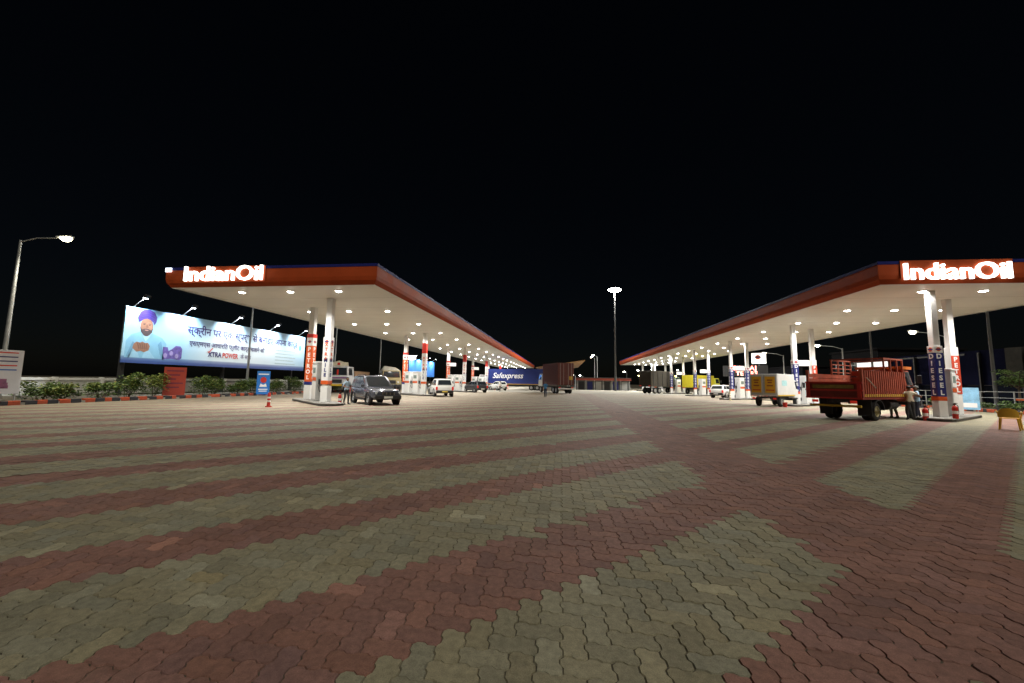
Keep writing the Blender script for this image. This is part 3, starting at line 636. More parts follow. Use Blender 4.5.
MB().cyl((0, 0, 0), (0, 0, 22.6), .25, .11, 12).build('pole', dimpole, mast, smooth=True)
MB().bb(-.4, .4, -.4, .4, 0, .05).build('base_plate', steel, mast)
MB().lathe([(.12, 22.3), (.75, 22.3), (.78, 22.38), (.12, 22.42)], n=20).build('head_ring', steel, mast)
for k in range(6):
    a = k*math.pi/3; c = (.82*math.cos(a), .82*math.sin(a), 22.25)
    o = MB().box(c, (.42, .5, .22), rz=a, ry=R(25)).build('flood_lamp', greyp, mast, bevel=.03)
    MB().lathe([(0, -.42), (.22, -.36), (.40, -.16), (.44, .02), (0, .02)], n=14).build('lens', glow_w, mast, loc=(c[0]*1.15, c[1]*1.15, c[2]-.1), smooth=True)
light('mast_beam', 'POINT', mast, (0, 0, 21.6), 60000, (1, .97, .9), rad=.6)
far_l = [((8.6, 100), 8.9, 'small white far lamp left of the mast', glow_w), ((9.4, 118), 9.6, 'faint yellow far lamp high left of the mast', glow_y)]
for (x, y), h_, lb_, gl in far_l: street_lamp((x, y, 0), h_-.8, R(200), lb_, .8, 0, gl)
for k, (x, y, z) in enumerate([(16.5, 104, 4.2), (24, 112, 4.4), (30, 118, 4.5)]):
    street_lamp((x+6, y+12, 0), z-.6, R(180+15*k), ['amber far lamp just right of the mast', 'amber far lamp beyond the end column', 'amber far lamp between the last right columns'][k], .7, 300, lamp_mat('amber_glow', (1, .62, .2), 60), (1, .7, .35))

gl2 = [(20, 128, 5.0, 'tiny white far lamp nearest the mast on its right'), (25, 132, 5.6, 'tiny white far lamp above the amber one'), (31, 140, 6.2, 'tiny white far lamp left of the end column'), (35, 136, 4.4, 'tiny white far lamp beside the end column'), (41, 146, 6.4, 'tiny white far lamp right of the end column'), (48, 150, 5.2, 'tiny white far lamp behind the dark lorry')]
for x, y, z, lb_ in gl2: street_lamp((x, y, 0), z, R(180), lb_, .5, 0, glow_w, pole_m=dimpole)

# ------------------------------------------------------------------ vehicles
rim_m = mat('wheel_rim', (.45, .45, .45), .4, .6, var=.15); rim_y = mat('rim_cream', (.48, .42, .24), .6, var=.3)
WH = {}
def wheel(parent, x, y, r, wd, rim=rim_m, dual=False):
    s = 1 if y > 0 else -1; key = (r, wd, s, rim.name)
    if key not in WH:
        t = MB(); h_ = wd/2
        t.lathe([(r*.58, -h_), (r*.86, -h_), (r*.97, -h_*.75), (r, -h_*.4), (r, h_*.4), (r*.97, h_*.75), (r*.86, h_), (r*.58, h_)], axis='Y', n=20)
        t.lathe([(r*.58, h_), (r*.58, -h_)], axis='Y', n=20)
        q = MB(); o = s*h_*.72
        q.lathe([(r*.60, s*h_*.98), (r*.52, s*h_*.9), (r*.48, o*.6), (r*.2, o*.85), (r*.17, s*h_*1.0), (0.001, s*h_*1.02)], axis='Y', n=20)
        for k in range(5):
            a = k*2*math.pi/5; q.box((r*.35*math.cos(a), o*.95, r*.35*math.sin(a)), (r*.30, h_*.2, r*.12), ry=-a)
        WH[key] = (t.mesh('wheel', black, smooth=True), q.mesh('rim', rim, smooth=True))
    o = bpy.data.objects.new('wheel', WH[key][0]); COL.objects.link(o); o.parent = parent; o.location = (x, y, r)
    q = bpy.data.objects.new('rim', WH[key][1]); COL.objects.link(q); q.parent = o
    return o
def panel(mb, A, B, C, D, u0, u1, v0, v1, off=.012, inn=-.01, mi=0):
    A, B, C, D = map(Vector, (A, B, C, D)); nrm = (B-A).cross(D-A).normalized()
    P = lambda u, v: (A*(1-u)+B*u)*(1-v)+(D*(1-u)+C*u)*v
    q = [P(u0, v0), P(u1, v0), P(u1, v1), P(u0, v1)]
    mb.add([p+nrm*inn for p in q]+[p+nrm*off for p in q], [(3, 2, 1, 0), (4, 5, 6, 7), (0, 1, 5, 4), (1, 2, 6, 5), (2, 3, 7, 6), (3, 0, 4, 7)], mi)
def car(loc, rz, label, paint, L_=4.5, W_=1.85, H_=1.75, belt=1.06, hood=1.0, trim=dark, lower=None, group='cars at the pumps', plate=(.7, .7, .66)):
    t = thing('suv_car', label, 'car', loc, rz, group); hw = W_/2
    def ring(x, h2, z0, z1): return [(x, -h2*.9, z0), (x, -h2, z0+.12), (x, -h2, z1-.12), (x, -h2*.93, z1), (x, h2*.93, z1), (x, h2, z1-.12), (x, h2, z0+.12), (x, h2*.9, z0)]
    f = L_/2
    b = MB().loft([ring(-f, hw*.86, .46, belt-.12), ring(-f+.12, hw*.96, .34, belt-.02), ring(-f*.5, hw, .30, belt), ring(f*.25, hw, .30, belt-.02), ring(f*.40, hw, .30, hood+.02), ring(f*.80, hw*.96, .32, hood-.05), ring(f-.06, hw*.88, .38, hood-.14), ring(f, hw*.82, .46, hood-.24)])
    body = b.build('body', paint, t, bevel=.025, smooth=True)
    bx0, bx1, tx0, tx1, th2 = -f+.07, f*.42, -f+.42, f*.02, hw*.79
    lo = [(bx0, -hw*.93, belt-.03), (bx1, -hw*.93, belt-.05), (bx1, hw*.93, belt-.05), (bx0, hw*.93, belt-.03)]
    hi = [(tx0, -th2, H_-.05), (tx1, -th2, H_-.03), (tx1, th2, H_-.03), (tx0, th2, H_-.05)]
    top = [(tx0+.1, -th2*.85, H_), (tx1-.12, -th2*.85, H_+.01), (tx1-.12, th2*.85, H_+.01), (tx0+.1, th2*.85, H_)]
    MB().loft([lo, hi, top]).build('cabin', paint, t, bevel=.03, smooth=True)
    gl = MB(); panel(gl, lo[1], lo[2], hi[2], hi[1], .07, .93, .12, .93); gl.build('windscreen', glass, t)
    gl = MB(); panel(gl, lo[3], lo[0], hi[0], hi[3], .10, .90, .15, .88); gl.build('rear_window', glass, t)
    for (a, c, d, e, rev) in ((lo[0], lo[1], hi[1], hi[0], 0), (lo[2], lo[3], hi[3], hi[2], 1)):
        for (u0, u1) in ((.06, .30), (.33, .60), (.63, .90)):
            if rev: u0, u1 = 1-u1, 1-u0
            gl = MB(); panel(gl, a, c, d, e, u0, u1, .14, .90); gl.build('side_window', glass, t)
    MB().bb(f-.12, f+.07, -hw*.90, hw*.90, .34, .60).build('front_bumper', lower or trim, t, bevel=.05)
    MB().bb(-f-.06, -f+.1, -hw*.92, hw*.92, .36, .62).build('rear_bumper', lower or trim, t, bevel=.05)
    gr = MB(); gr.bb(f-.05, f+.015, -hw*.42, hw*.42, .61, hood-.20); g_ = gr.build('grille', dark, t, bevel=.01)
    for k in range(4): MB().bb(f+.016, f+.03, -hw*.40+k*hw*.25, -hw*.40+k*hw*.25+.07, .63, hood-.22).build('grille_bar', chrome, g_)
    for s in (-1, 1):
        MB().box((f-.10, s*hw*.66, hood-.27), (.16, hw*.36, .17), rz=-s*.28).build('headlight', mat('headlamp_glass', (.55, .57, .58), .1, var=0, spec=.9), t, bevel=.03)
        MB().bb(-f-.015, -f+.13, s*hw*.74, s*hw*.95, belt-.42, belt-.10).build('tail_light', mat('tail_lamp_red', (.45, .02, .015), .2, var=0, emit=(1, .06, .03), es=.25), t, bevel=.015)
        MB().box((f*.33, s*(hw+.11), belt+.08), (.10, .20, .15)).build('mirror', paint, t, bevel=.03)
        for x in (-f*.32, f*.10): MB().bb(x-.1, x+.1, s*(hw+.002), s*(hw+.028), belt-.2, belt-.16).build('door_handle', chrome, t)
        MB().bb(-f*.38, f*.38, s*hw*.90, s*(hw+.035), .27, .37).build('side_step', trim, t, bevel=.01)
        for x in (-f*.60, f*.62):
            ar = MB(); ar.lathe([(.37, -.06), (.44, -.06), (.44, .06), (.37, .06)], axis='Y', c=(x, s*(hw-.03), .36), n=20); ar.build('wheel_arch', trim, t)
            wheel(t, x, s*(hw-.12), .35, .22)
    MB().bb(f+.071, f+.085, -.26, .26, .42, .54).build('number_plate', mat('plate_%d' % int(plate[2]*100), plate, .5, var=.05), t)
    MB().bb(-f-.075, -f-.061, -.26, .26, .44, .56).build('number_plate', MATS['plate_%d' % int(plate[2]*100)], t)
    for s in (-1, 1): MB().tube([(tx0+.1, s*th2*.8, H_+.05), (tx1-.15, s*th2*.8, H_+.055)], .018, 6).build('roof_rail', trim, t)
    return t
slate = mat('slate_silver_paint', (.075, .08, .10), .25, .35, var=0, coat=.6); pearl = mat('pearl_white_paint', (.66, .66, .64), .3, var=0, coat=.5)
darkcar = mat('charcoal_paint', (.05, .05, .055), .3, .2, var=0, coat=.5)
car((-11.95, 24.5, 0), R(-44), 'grey sport utility car facing the camera beside the near left column', slate, 4.5, 1.85, 1.78)
car((-12.15, 39.2, 0), R(118), 'white sport utility car seen from behind at the second left island', pearl, 4.4, 1.82, 1.72, plate=(.62, .45, .08))
car((-12.2, 55.6, 0), R(132), 'dark car at the third left island', darkcar, 4.2, 1.75, 1.6)
car((-11.6, 72.2, 0), R(128), 'white small car at the fourth left island', mat('plain_white_paint', (.62, .62, .6), .35, var=0, coat=.4), 4.1, 1.72, 1.6)
car((-27.5+5.0, 61, 0), R(-60), 'pale car waiting behind the second left island', mat('silver_paint', (.4, .4, .4), .35, .3, var=0), 4.1, 1.72, 1.5)

def cab(t, x0, x1, hw, z0, z1, paint, slope=.25, bonnet=0., wt=.42):
    """truck cab from x0 (rear) to x1 (nose)"""
    xb = x1-bonnet; belt_ = z0+(z1-z0)*.48
    A = [(x0, -hw, z0), (x1, -hw*(.9 if bonnet else 1), z0), (x1, hw*(.9 if bonnet else 1), z0), (x0, hw, z0)]
    B = [(x0, -hw, belt_), (x1-.04, -hw*(.8 if bonnet else 1), belt_-(.12 if bonnet else 0)), (x1-.04, hw*(.8 if bonnet else 1), belt_-(.12 if bonnet else 0)), (x0, hw, belt_)]
    MB().loft([A, B]).build('cab_body', paint, t, bevel=.05, smooth=True)
    lo = [(x0, -hw*.98, belt_-.01), (xb-.05, -hw*.98, belt_-.01), (xb-.05, hw*.98, belt_-.01), (x0, hw*.98, belt_-.01)]
    hi = [(x0+.03, -hw*.90, z1), (xb-slope, -hw*.90, z1), (xb-slope, hw*.90, z1), (x0+.03, hw*.90, z1)]
    MB().loft([lo, hi]).build('cab_top', paint, t, bevel=.05, smooth=True)
    gl = MB(); panel(gl, lo[1], lo[2], hi[2], hi[1], .06, .94, .08, .88); gl.build('windscreen', glass, t)
    for a, c, d, e, u in ((lo[0], lo[1], hi[1], hi[0], (.3, .9)), (lo[2], lo[3], hi[3], hi[2], (.1, .7))):
        gl = MB(); panel(gl, a, c, d, e, u[0], u[1], .08, .86); gl.build('side_window', glass, t)
    for s in (-1, 1):
        MB().box((xb-.1, s*(hw+.22), belt_+.35), (.06, .18, .42)).build('mirror', dark, t, bevel=.02)
        MB().tube([(xb-.12, s*hw*.95, belt_+.1), (xb-.1, s*(hw+.2), belt_+.2)], .015, 5).build('mirror_arm', dark, t)
        MB().lathe([(0, .05), (.11, .04), (.12, 0), (.12, -.04)], axis='Y', n=14).build('headlight', MATS['headlamp_glass'], t, loc=(x1-.02, s*hw*.68, z0+.32), rot=(0, 0, R(-90)))
    MB().bb(x1-.12, x1+.12, -hw*.98, hw*.98, z0-.22, z0+.06).build('front_bumper', dark, t, bevel=.03)
    MB().bb(x1-.03, x1+.02, -hw*.45, hw*.45, z0+.15, z0+.55).build('grille', dark, t)
def chassis(t, x0, x1, z, m=dark):
    for s in (-1, 1): MB().bb(x0, x1, s*.42-.05, s*.42+.05, z-.18, z).build('chassis_rail', m, t)

# tipper-bodied cage truck at the right
ora = mat('truck_orange_red', (.40, .085, .042), .7, var=.45, scale=3.5, bump=.2); ora_d = mat('truck_dark_red', (.22, .03, .02), .6, var=.3, scale=3)
yel = mat('truck_yellow', (.55, .36, .03), .55, var=.2)
T1 = thing('cage_truck', 'orange red open cage truck seen from behind at the near right island', 'truck', (15.2, 22.2, 0), R(35), 'trucks on the forecourt')
chassis(T1, -2.9, 2.9, .95)
MB().bb(-3.3, 1.15, -1.08, 1.08, .98, 1.08).build('load_floor', ora_d, T1)
tg = MB().bb(-3.36, -3.30, -1.12, 1.12, 1.0, 1.76).build('tailgate', ora_d, T1, bevel=.01)
for z in (1.02, 1.38, 1.72): MB().bb(-3.40, -3.362, -1.12, 1.12, z-.035, z+.035).build('tailgate_rail', redp, tg)
for s in (-1, 1): MB().bb(-3.405, -3.362, s*1.0-.07, s*1.0+.07, 1.06, 1.68).build('tailgate_post', redp, tg)
MB().bb(-3.40, -3.364, -.8, .8, 1.46, 1.62).build('painted_strip', mat('faded_yellow_band', (.30, .20, .04), .6, var=.5, scale=4), tg)
for k in range(5):
    MB().bb(-3.28, 1.12, 1.06, 1.10, 1.10+k*.215, 1.10+k*.215+.195).build('side_plank', ora, T1)
for k in range(21):
    x = -3.24+k*.216; MB().bb(x, x+.085, -1.10, -1.04, 1.08, 2.28).build('side_slat', ora, T1)
for z in (1.16, 1.70, 2.25): MB().bb(-3.28, 1.12, -1.035, -.99, z-.04, z+.04).build('side_rail', ora, T1)
for k in range(20): MB().bb(-3.14+k*.216, -3.03+k*.216, -1.112, -1.101, 1.10, 1.22).build('yellow_mark', yel, T1)
for s in (-1, 1):
    MB().bb(-3.3, -3.22, s*1.06-.05, s*1.06+.05, 1.08, 2.32).build('corner_post', ora, T1)
    for x in (-.95, -.25, .45, 1.08): MB().bb(x-.03, x+.03, s*1.05-.03, s*1.05+.03, 2.28 if s < 0 else 2.17, 2.86).build('cage_post', ora, T1)
    MB().bb(-1.0, 1.12, s*1.05-.03, s*1.05+.03, 2.86, 2.93).build('cage_rail', ora, T1)
for z in (2.25, 2.45, 2.65): MB().bb(-.92, 1.05, 1.02, 1.05, z, z+.045).build('cage_bar', ora, T1)
MB().bb(-1.0, -.94, -1.02, 1.02, 2.86, 2.93).build('cage_crossbar', ora, T1); MB().bb(1.06, 1.12, -1.02, 1.02, 2.86, 2.93).build('cage_crossbar', ora, T1)
hb = MB()
for k in range(4): MB().bb(1.10, 1.15, -1.04, 1.04, 1.12+k*.33, 1.12+k*.33+.28).build('headboard_plank', ora, T1)
MB().tube([(-2.95, -1.13, 1.95), (-2.2, -1.16, 1.5)], .02, 6).build('rope', mat('rope', (.5, .48, .4), .8), T1)
cab(T1, 1.35, 3.35, 1.0, .85, 2.45, ora, .35, .75)
MB().bb(1.35, 2.5, -.95, .95, 2.46, 2.6).build('cab_visor', mat('visor_orange', (.6, .16, .03), .5), T1)
MB().bb(-3.30, -3.22, -1.0, 1.0, .62, .72).build('rear_bumper', yel, T1, bevel=.01)
MB().bb(-3.26, -3.20, -.05, .05, .72, .98).build('bumper_bracket', dark, T1)
for s in (-1, 1):
    wheel(T1, -1.75, s*.86, .43, .24, rim_y); wheel(T1, -1.75, s*.60, .43, .22, rim_y); wheel(T1, 2.35, s*.86, .42, .24, rim_y)
    MB().bb(-2.38, -2.34, s*.5, s*1.02, .22, .98).build('mud_flap', black, T1)
    md = MB(); md.lathe([(.50, -.22), (.54, -.22), (.54, .22), (.50, .22)], axis='Y', n=24)
    md.v = [(x, y, max(z, .05)) for x, y, z in md.v]; md.build('mudguard', dark, T1, loc=(-1.75, s*.86, .43))
    MB().bb(-3.36, -3.31, s*.75-.12, s*.75+.12, .80, .92).build('tail_light', MATS['tail_lamp_red'], T1)
MB().lathe([(0, -.45), (.24, -.45), (.26, -.42), (.26, .42), (.24, .45), (0, .45)], axis='Y', n=16).build('fuel_tank', dark, T1, loc=(.2, -.72, .72), rot=(0, 0, R(90)))

# white box van with yellow rear doors
vw = mat('van_white', (.62, .62, .60), .45, var=.1, scale=2)
T2 = thing('box_truck', 'small white box truck with yellow rear doors at the second right island', 'truck', (16.6, 33.6, 0), R(43), 'trucks on the forecourt')
chassis(T2, -2.2, 2.1, .72)
MB().bb(-2.25, .85, -.95, .95, .80, 2.42).build('cargo_box', vw, T2, bevel=.02)
for s in (-1, 1):
    d = MB().bb(-2.30, -2.255, min(s*.03, s*.90), max(s*.03, s*.90), .90, 2.34).build('rear_door', greyp, T2, bevel=.008)
    MB().bb(-2.315, -2.302, min(s*.13, s*.80), max(s*.13, s*.80), 1.02, 2.22).build('door_panel', mat('van_yellow', (.68, .36, .015), .5, var=.08), d)
    for z, q in ((1.95, .18), (1.78, .14), (1.55, .2)): MB().bb(-2.322, -2.316, s*.46-q, s*.46+q, z-.05, z+.05).build('printed_text', mat('print_brown', (.3, .08, .02), .6), d)
    MB().bb(-2.322, -2.316, s*.46-.28, s*.46+.28, 1.18, 1.26).build('printed_strip', redp, d)
    MB().bb(-2.25, -2.2, s*.7-.1, s*.7+.1, .55, .66).build('tail_light', MATS['tail_lamp_red'], T2)
    wheel(T2, -1.35, s*.74, .36, .22); wheel(T2, 1.55, s*.74, .36, .22)
MB().bb(-1.5, -.6, -.956, -.952, 1.55, 1.95).build('painted_emblem', mat('print_teal', (.35, .60, .62), .5, var=.3, scale=3), T2)
MB().bb(-2.28, .85, -.97, -.953, .80, .88).build('side_strip', yel, T2)
MB().bb(-2.33, -2.25, -.9, .9, .45, .53).build('rear_bumper', dark, T2)
cab(T2, .95, 2.35, .88, .62, 2.0, vw, .3, 0)

# blue container lorry, brown container lorry
def corr_box(t, x0, x1, hw, z0, z1, m, nm='container'):
    mb = MB().bb(x0, x1, -hw, hw, z0, z1); c = mb.build(nm, m, t, bevel=.015)
    k = int((x1-x0)/.42)
    rb_ = MB().bb(-.07, .07, -.025, .025, z0+.16, z1-.16).mesh('side_rib', m)
    for s in (-1, 1):
        for i in range(k):
            o = bpy.data.objects.new('side_rib', rb_); COL.objects.link(o); o.parent = c; o.location = (x0+.25+i*(x1-x0-.4)/max(1, k-1), s*(hw+.022), 0)
    for s in (-1, 1): MB().bb(x0, x1, s*hw-.03, s*hw+.055, z0, z0+.13).build('bottom_rail', m, c)
    return c
blu = mat('container_blue', (.008, .022, .15), .5, var=.12, scale=1.5); brn = mat('container_maroon', (.115, .035, .03), .6, var=.25, scale=1.5)
T3 = thing('container_truck', 'blue container lorry with white script lettering beyond the left islands', 'truck', (-9.6, 79.5, 0), R(168), 'trucks on the forecourt')
chassis(T3, -6, 7.0, 1.0); c3 = MB().bb(-6.6, 5.0, -1.25, 1.25, 1.15, 4.1).build('container', blu, T3, bevel=.03)
MB().bb(-6.62, 5.02, -1.28, 1.28, 1.08, 1.2).build('bottom_rail', mat('rail_amber', (.45, .25, .05), .6), T3)
text('lettering', 'Safexpress', 1.5, letter_white, c3, (.9, 1.262, 2.75), (R(90), 0, R(180)), extrude=.003, bold=.02, shear=.3)
cab(T3, 5.3, 7.2, 1.2, .95, 2.9, dirty_white, .2)
for x in (-5.2, -4.0, 6.3):
    for s in (-1, 1): wheel(T3, x, s*1.0, .5, .32, rim_m)
T4 = thing('container_truck', 'maroon container lorry seen from behind in the middle of the driveway', 'truck', (-.75, 60.2, 0), R(112), 'trucks on the forecourt')
chassis(T4, -3.3, 5.2, 1.0); c4 = corr_box(T4, -3.4, 2.9, 1.22, 1.2, 4.35, brn)
for s in (-1, 1):
    d = MB().bb(-3.47, -3.405, min(s*.02, s*1.16), max(s*.02, s*1.16), 1.3, 4.25).build('rear_door', brn, T4, bevel=.01)
    for q in (.35, .85): MB().cyl((-3.50, s*q, 1.25), (-3.50, s*q, 4.3), .022, n=6).build('lock_rod', steel, d)
MB().bb(-3.485, -3.472, -1.0, -.5, 1.95, 2.45).build('yellow_placard', yel, T4)
MB().bb(-3.5, -3.42, -1.15, 1.15, .62, .78).build('rear_bumper', dirty_white, T4)
for s in (-1, 1): MB().bb(-3.53, -3.50, s*.95-.12, s*.95+.12, .80, .92).build('tail_light', MATS['tail_lamp_red'], T4)
cab(T4, 3.3, 5.1, 1.2, .95, 2.9, dirty_white, .2)
for x in (-2.5, -1.35, 4.2):
    for s in (-1, 1): wheel(T4, x, s*.98, .5, .32)

# white lorry with decorated front, tarpaulin lorry behind the grey car
T5 = thing('lorry', 'white fronted lorry with name board above its windscreen behind the left island', 'truck', (-25.35, 45.0, 0), R(-80), 'trucks parked beside the left hedge')
cab(T5, 1.5, 3.5, 1.2, .95, 2.95, mat('lorry_white', (.55, .55, .56), .5, var=.15), .12)
MB().prism([(-1.0, 3.0), (1.0, 3.0), (.95, 3.42), (.5, 3.45), (0, 3.6), (-.5, 3.45), (-.95, 3.42)], 3.0, 3.2, axis='X').build('crown_board', mat('board_cream', (.62, .58, .45), .55, var=.15), T5)
MB().bb(3.205, 3.215, -.15, .15, 3.12, 3.38).build('crown_emblem', redp, T5)
MB().bb(3.51, 3.53, -1.1, 1.1, 1.62, 1.78).build('colour_band', mat('band_violet', (.20, .10, .22), .5), T5)
MB().bb(3.62, 3.64, -.6, .6, .78, 1.0).build('number_plate', yel, T5)
MB().bb(3.43, 3.46, -.08, .1, 2.0, 2.6).build('hanging_ornament', redp, T5)
MB().bb(-4.2, 1.3, -1.2, 1.2, 1.2, 2.5).build('load_body', mat('lorry_body', (.3, .18, .10), .7, var=.3), T5, bevel=.02)
for x in (-3.2, -2.0, 2.6):
    for s in (-1, 1): wheel(T5, x, s*.98, .5, .32)
chassis(T5, -4.1, 1.6, 1.0)
T6 = thing('lorry', 'lorry with pale tarpaulin load parked beyond the grey car', 'truck', (-22.2, 49.5, 0), R(-62), 'trucks parked beside the left hedge')
chassis(T6, -3.5, 3.2, 1.0)
MB().bb(-3.6, 1.4, -1.2, 1.2, 1.15, 1.9).build('load_body', mat('lorry_body_tan', (.38, .22, .08), .7, var=.3), T6)
tp = MB(); tp.loft([[(-3.5, -1.1, 1.9), (1.3, -1.1, 1.9), (1.3, 1.1, 1.9), (-3.5, 1.1, 1.9)], [(-3.45, -1.12, 2.7), (1.25, -1.12, 2.75), (1.25, 1.12, 2.8), (-3.45, 1.12, 2.7)], [(-3.2, -.7, 3.2), (1.0, -.8, 3.3), (1.0, .6, 3.15), (-3.2, .7, 3.2)]])
tp.build('tarpaulin', mat('tarpaulin', (.50, .47, .40), .8, var=.25, scale=2, bump=.4), T6, bevel=.08)
cab(T6, 1.6, 3.4, 1.15, .95, 2.7, mat('lorry_khaki', (.35, .28, .14), .5), .15)
for x in (-2.4, 2.5):
    for s in (-1, 1): wheel(T6, x, s*.98, .5, .32)

# lorries under the right canopy
T7 = thing('lorry', 'dark brown covered lorry at the far right islands', 'truck', (16.9, 71.5, 0), R(40), 'trucks under the right canopy')
chassis(T7, -4, 4, 1.0); MB().bb(-4.2, 1.9, -1.25, 1.25, 1.1, 3.75).build('load_body', mat('lorry_dark_brown', (.045, .038, .028), .75, var=.3, scale=1.2), T7, bevel=.05)
for k in range(5): MB().bb(-3.7+k*1.2, -3.6+k*1.2, -1.30, -1.255, 1.15, 3.6).build('body_rib', dark, T7)
for s in (-1, 1): MB().bb(-4.24, -4.205, s*.9-.15, s*.9+.15, 1.2, 1.35).build('tail_light', MATS['tail_lamp_red'], T7)
cab(T7, 2.1, 3.9, 1.2, .95, 2.8, mat('lorry_green', (.08, .12, .08), .5), .15)
for x in (-3, -1.9, 3.1):
    for s in (-1, 1): wheel(T7, x, s*.98, .5, .32)
T8 = thing('lorry', 'yellow bodied lorry between the middle right columns', 'truck', (23.2, 70.5, 0), R(40), 'trucks under the right canopy')
chassis(T8, -3.5, 3.6, 1.0); MB().bb(-3.6, 1.7, -1.2, 1.2, 1.1, 3.1).build('load_body', mat('lorry_yellow', (.48, .40, .02), .55, var=.15), T8, bevel=.04)
cab(T8, 1.9, 3.6, 1.15, .95, 2.7, mat('lorry_lime', (.5, .5, .05), .5), .15)
for x in (-2.5, 2.8):
    for s in (-1, 1): wheel(T8, x, s*.95, .48, .3)
car((20.0, 52.6, 0), R(44), 'white car passing the third right island', MATS['plain_white_paint'], 4.3, 1.75, 1.55, group='cars under the right canopy')

# ------------------------------------------------------------------ plastic chair
ch = thing('plastic_chair', 'mustard yellow moulded plastic armchair alone on the paving at the right edge', 'chair', (16.95, 17.65, 0), R(42))
cp = mat('mustard_plastic', (.74, .43, .05), .4, var=.08)
MB().loft([[(-.25, -.23, .42), (.25, -.26, .43), (.25, .26, .43), (-.25, .23, .42)], [(-.24, -.22, .45), (.26, -.25, .46), (.26, .25, .46), (-.24, .22, .45)]]).build('seat', cp, ch, bevel=.012)
bk = MB(); ro, ri = [], []
for k in range(13):
    a = math.pi*k/12; y = .27*math.cos(a); zt = .52+.30*math.sin(a)**.6
    ro.append((-.26-.10*(zt-.42)-.05*math.sin(a), y, zt))
vs_ = []; 
for p in ro: vs_ += [(p[0], p[1], .47), (p[0], p[1], p[2]), (p[0]+.022, p[1], p[2]), (p[0]+.022, p[1], .47)]
fs_ = []
for k in range(12):
    for q in range(4): fs_.append((k*4+q, k*4+(q+1) % 4, (k+1)*4+(q+1) % 4, (k+1)*4+q))
bk.add(vs_, fs_+[(0, 1, 2, 3), (48, 51, 50, 49)]); bk.build('backrest', cp, ch)
for s in (-1, 1):
    MB().cyl((.22, s*.23, .43), (.27, s*.27, 0), .035, .024, 8).build('leg', cp, ch); MB().cyl((-.22, s*.21, .43), (-.29, s*.25, 0), .035, .024, 8).build('leg', cp, ch)
    MB().tube([(-.30, s*.27, .66), (0, s*.30, .68), (.20, s*.30, .66), (.25, s*.27, .55), (.24, s*.25, .43)], .026, 8).build('armrest', cp, ch)

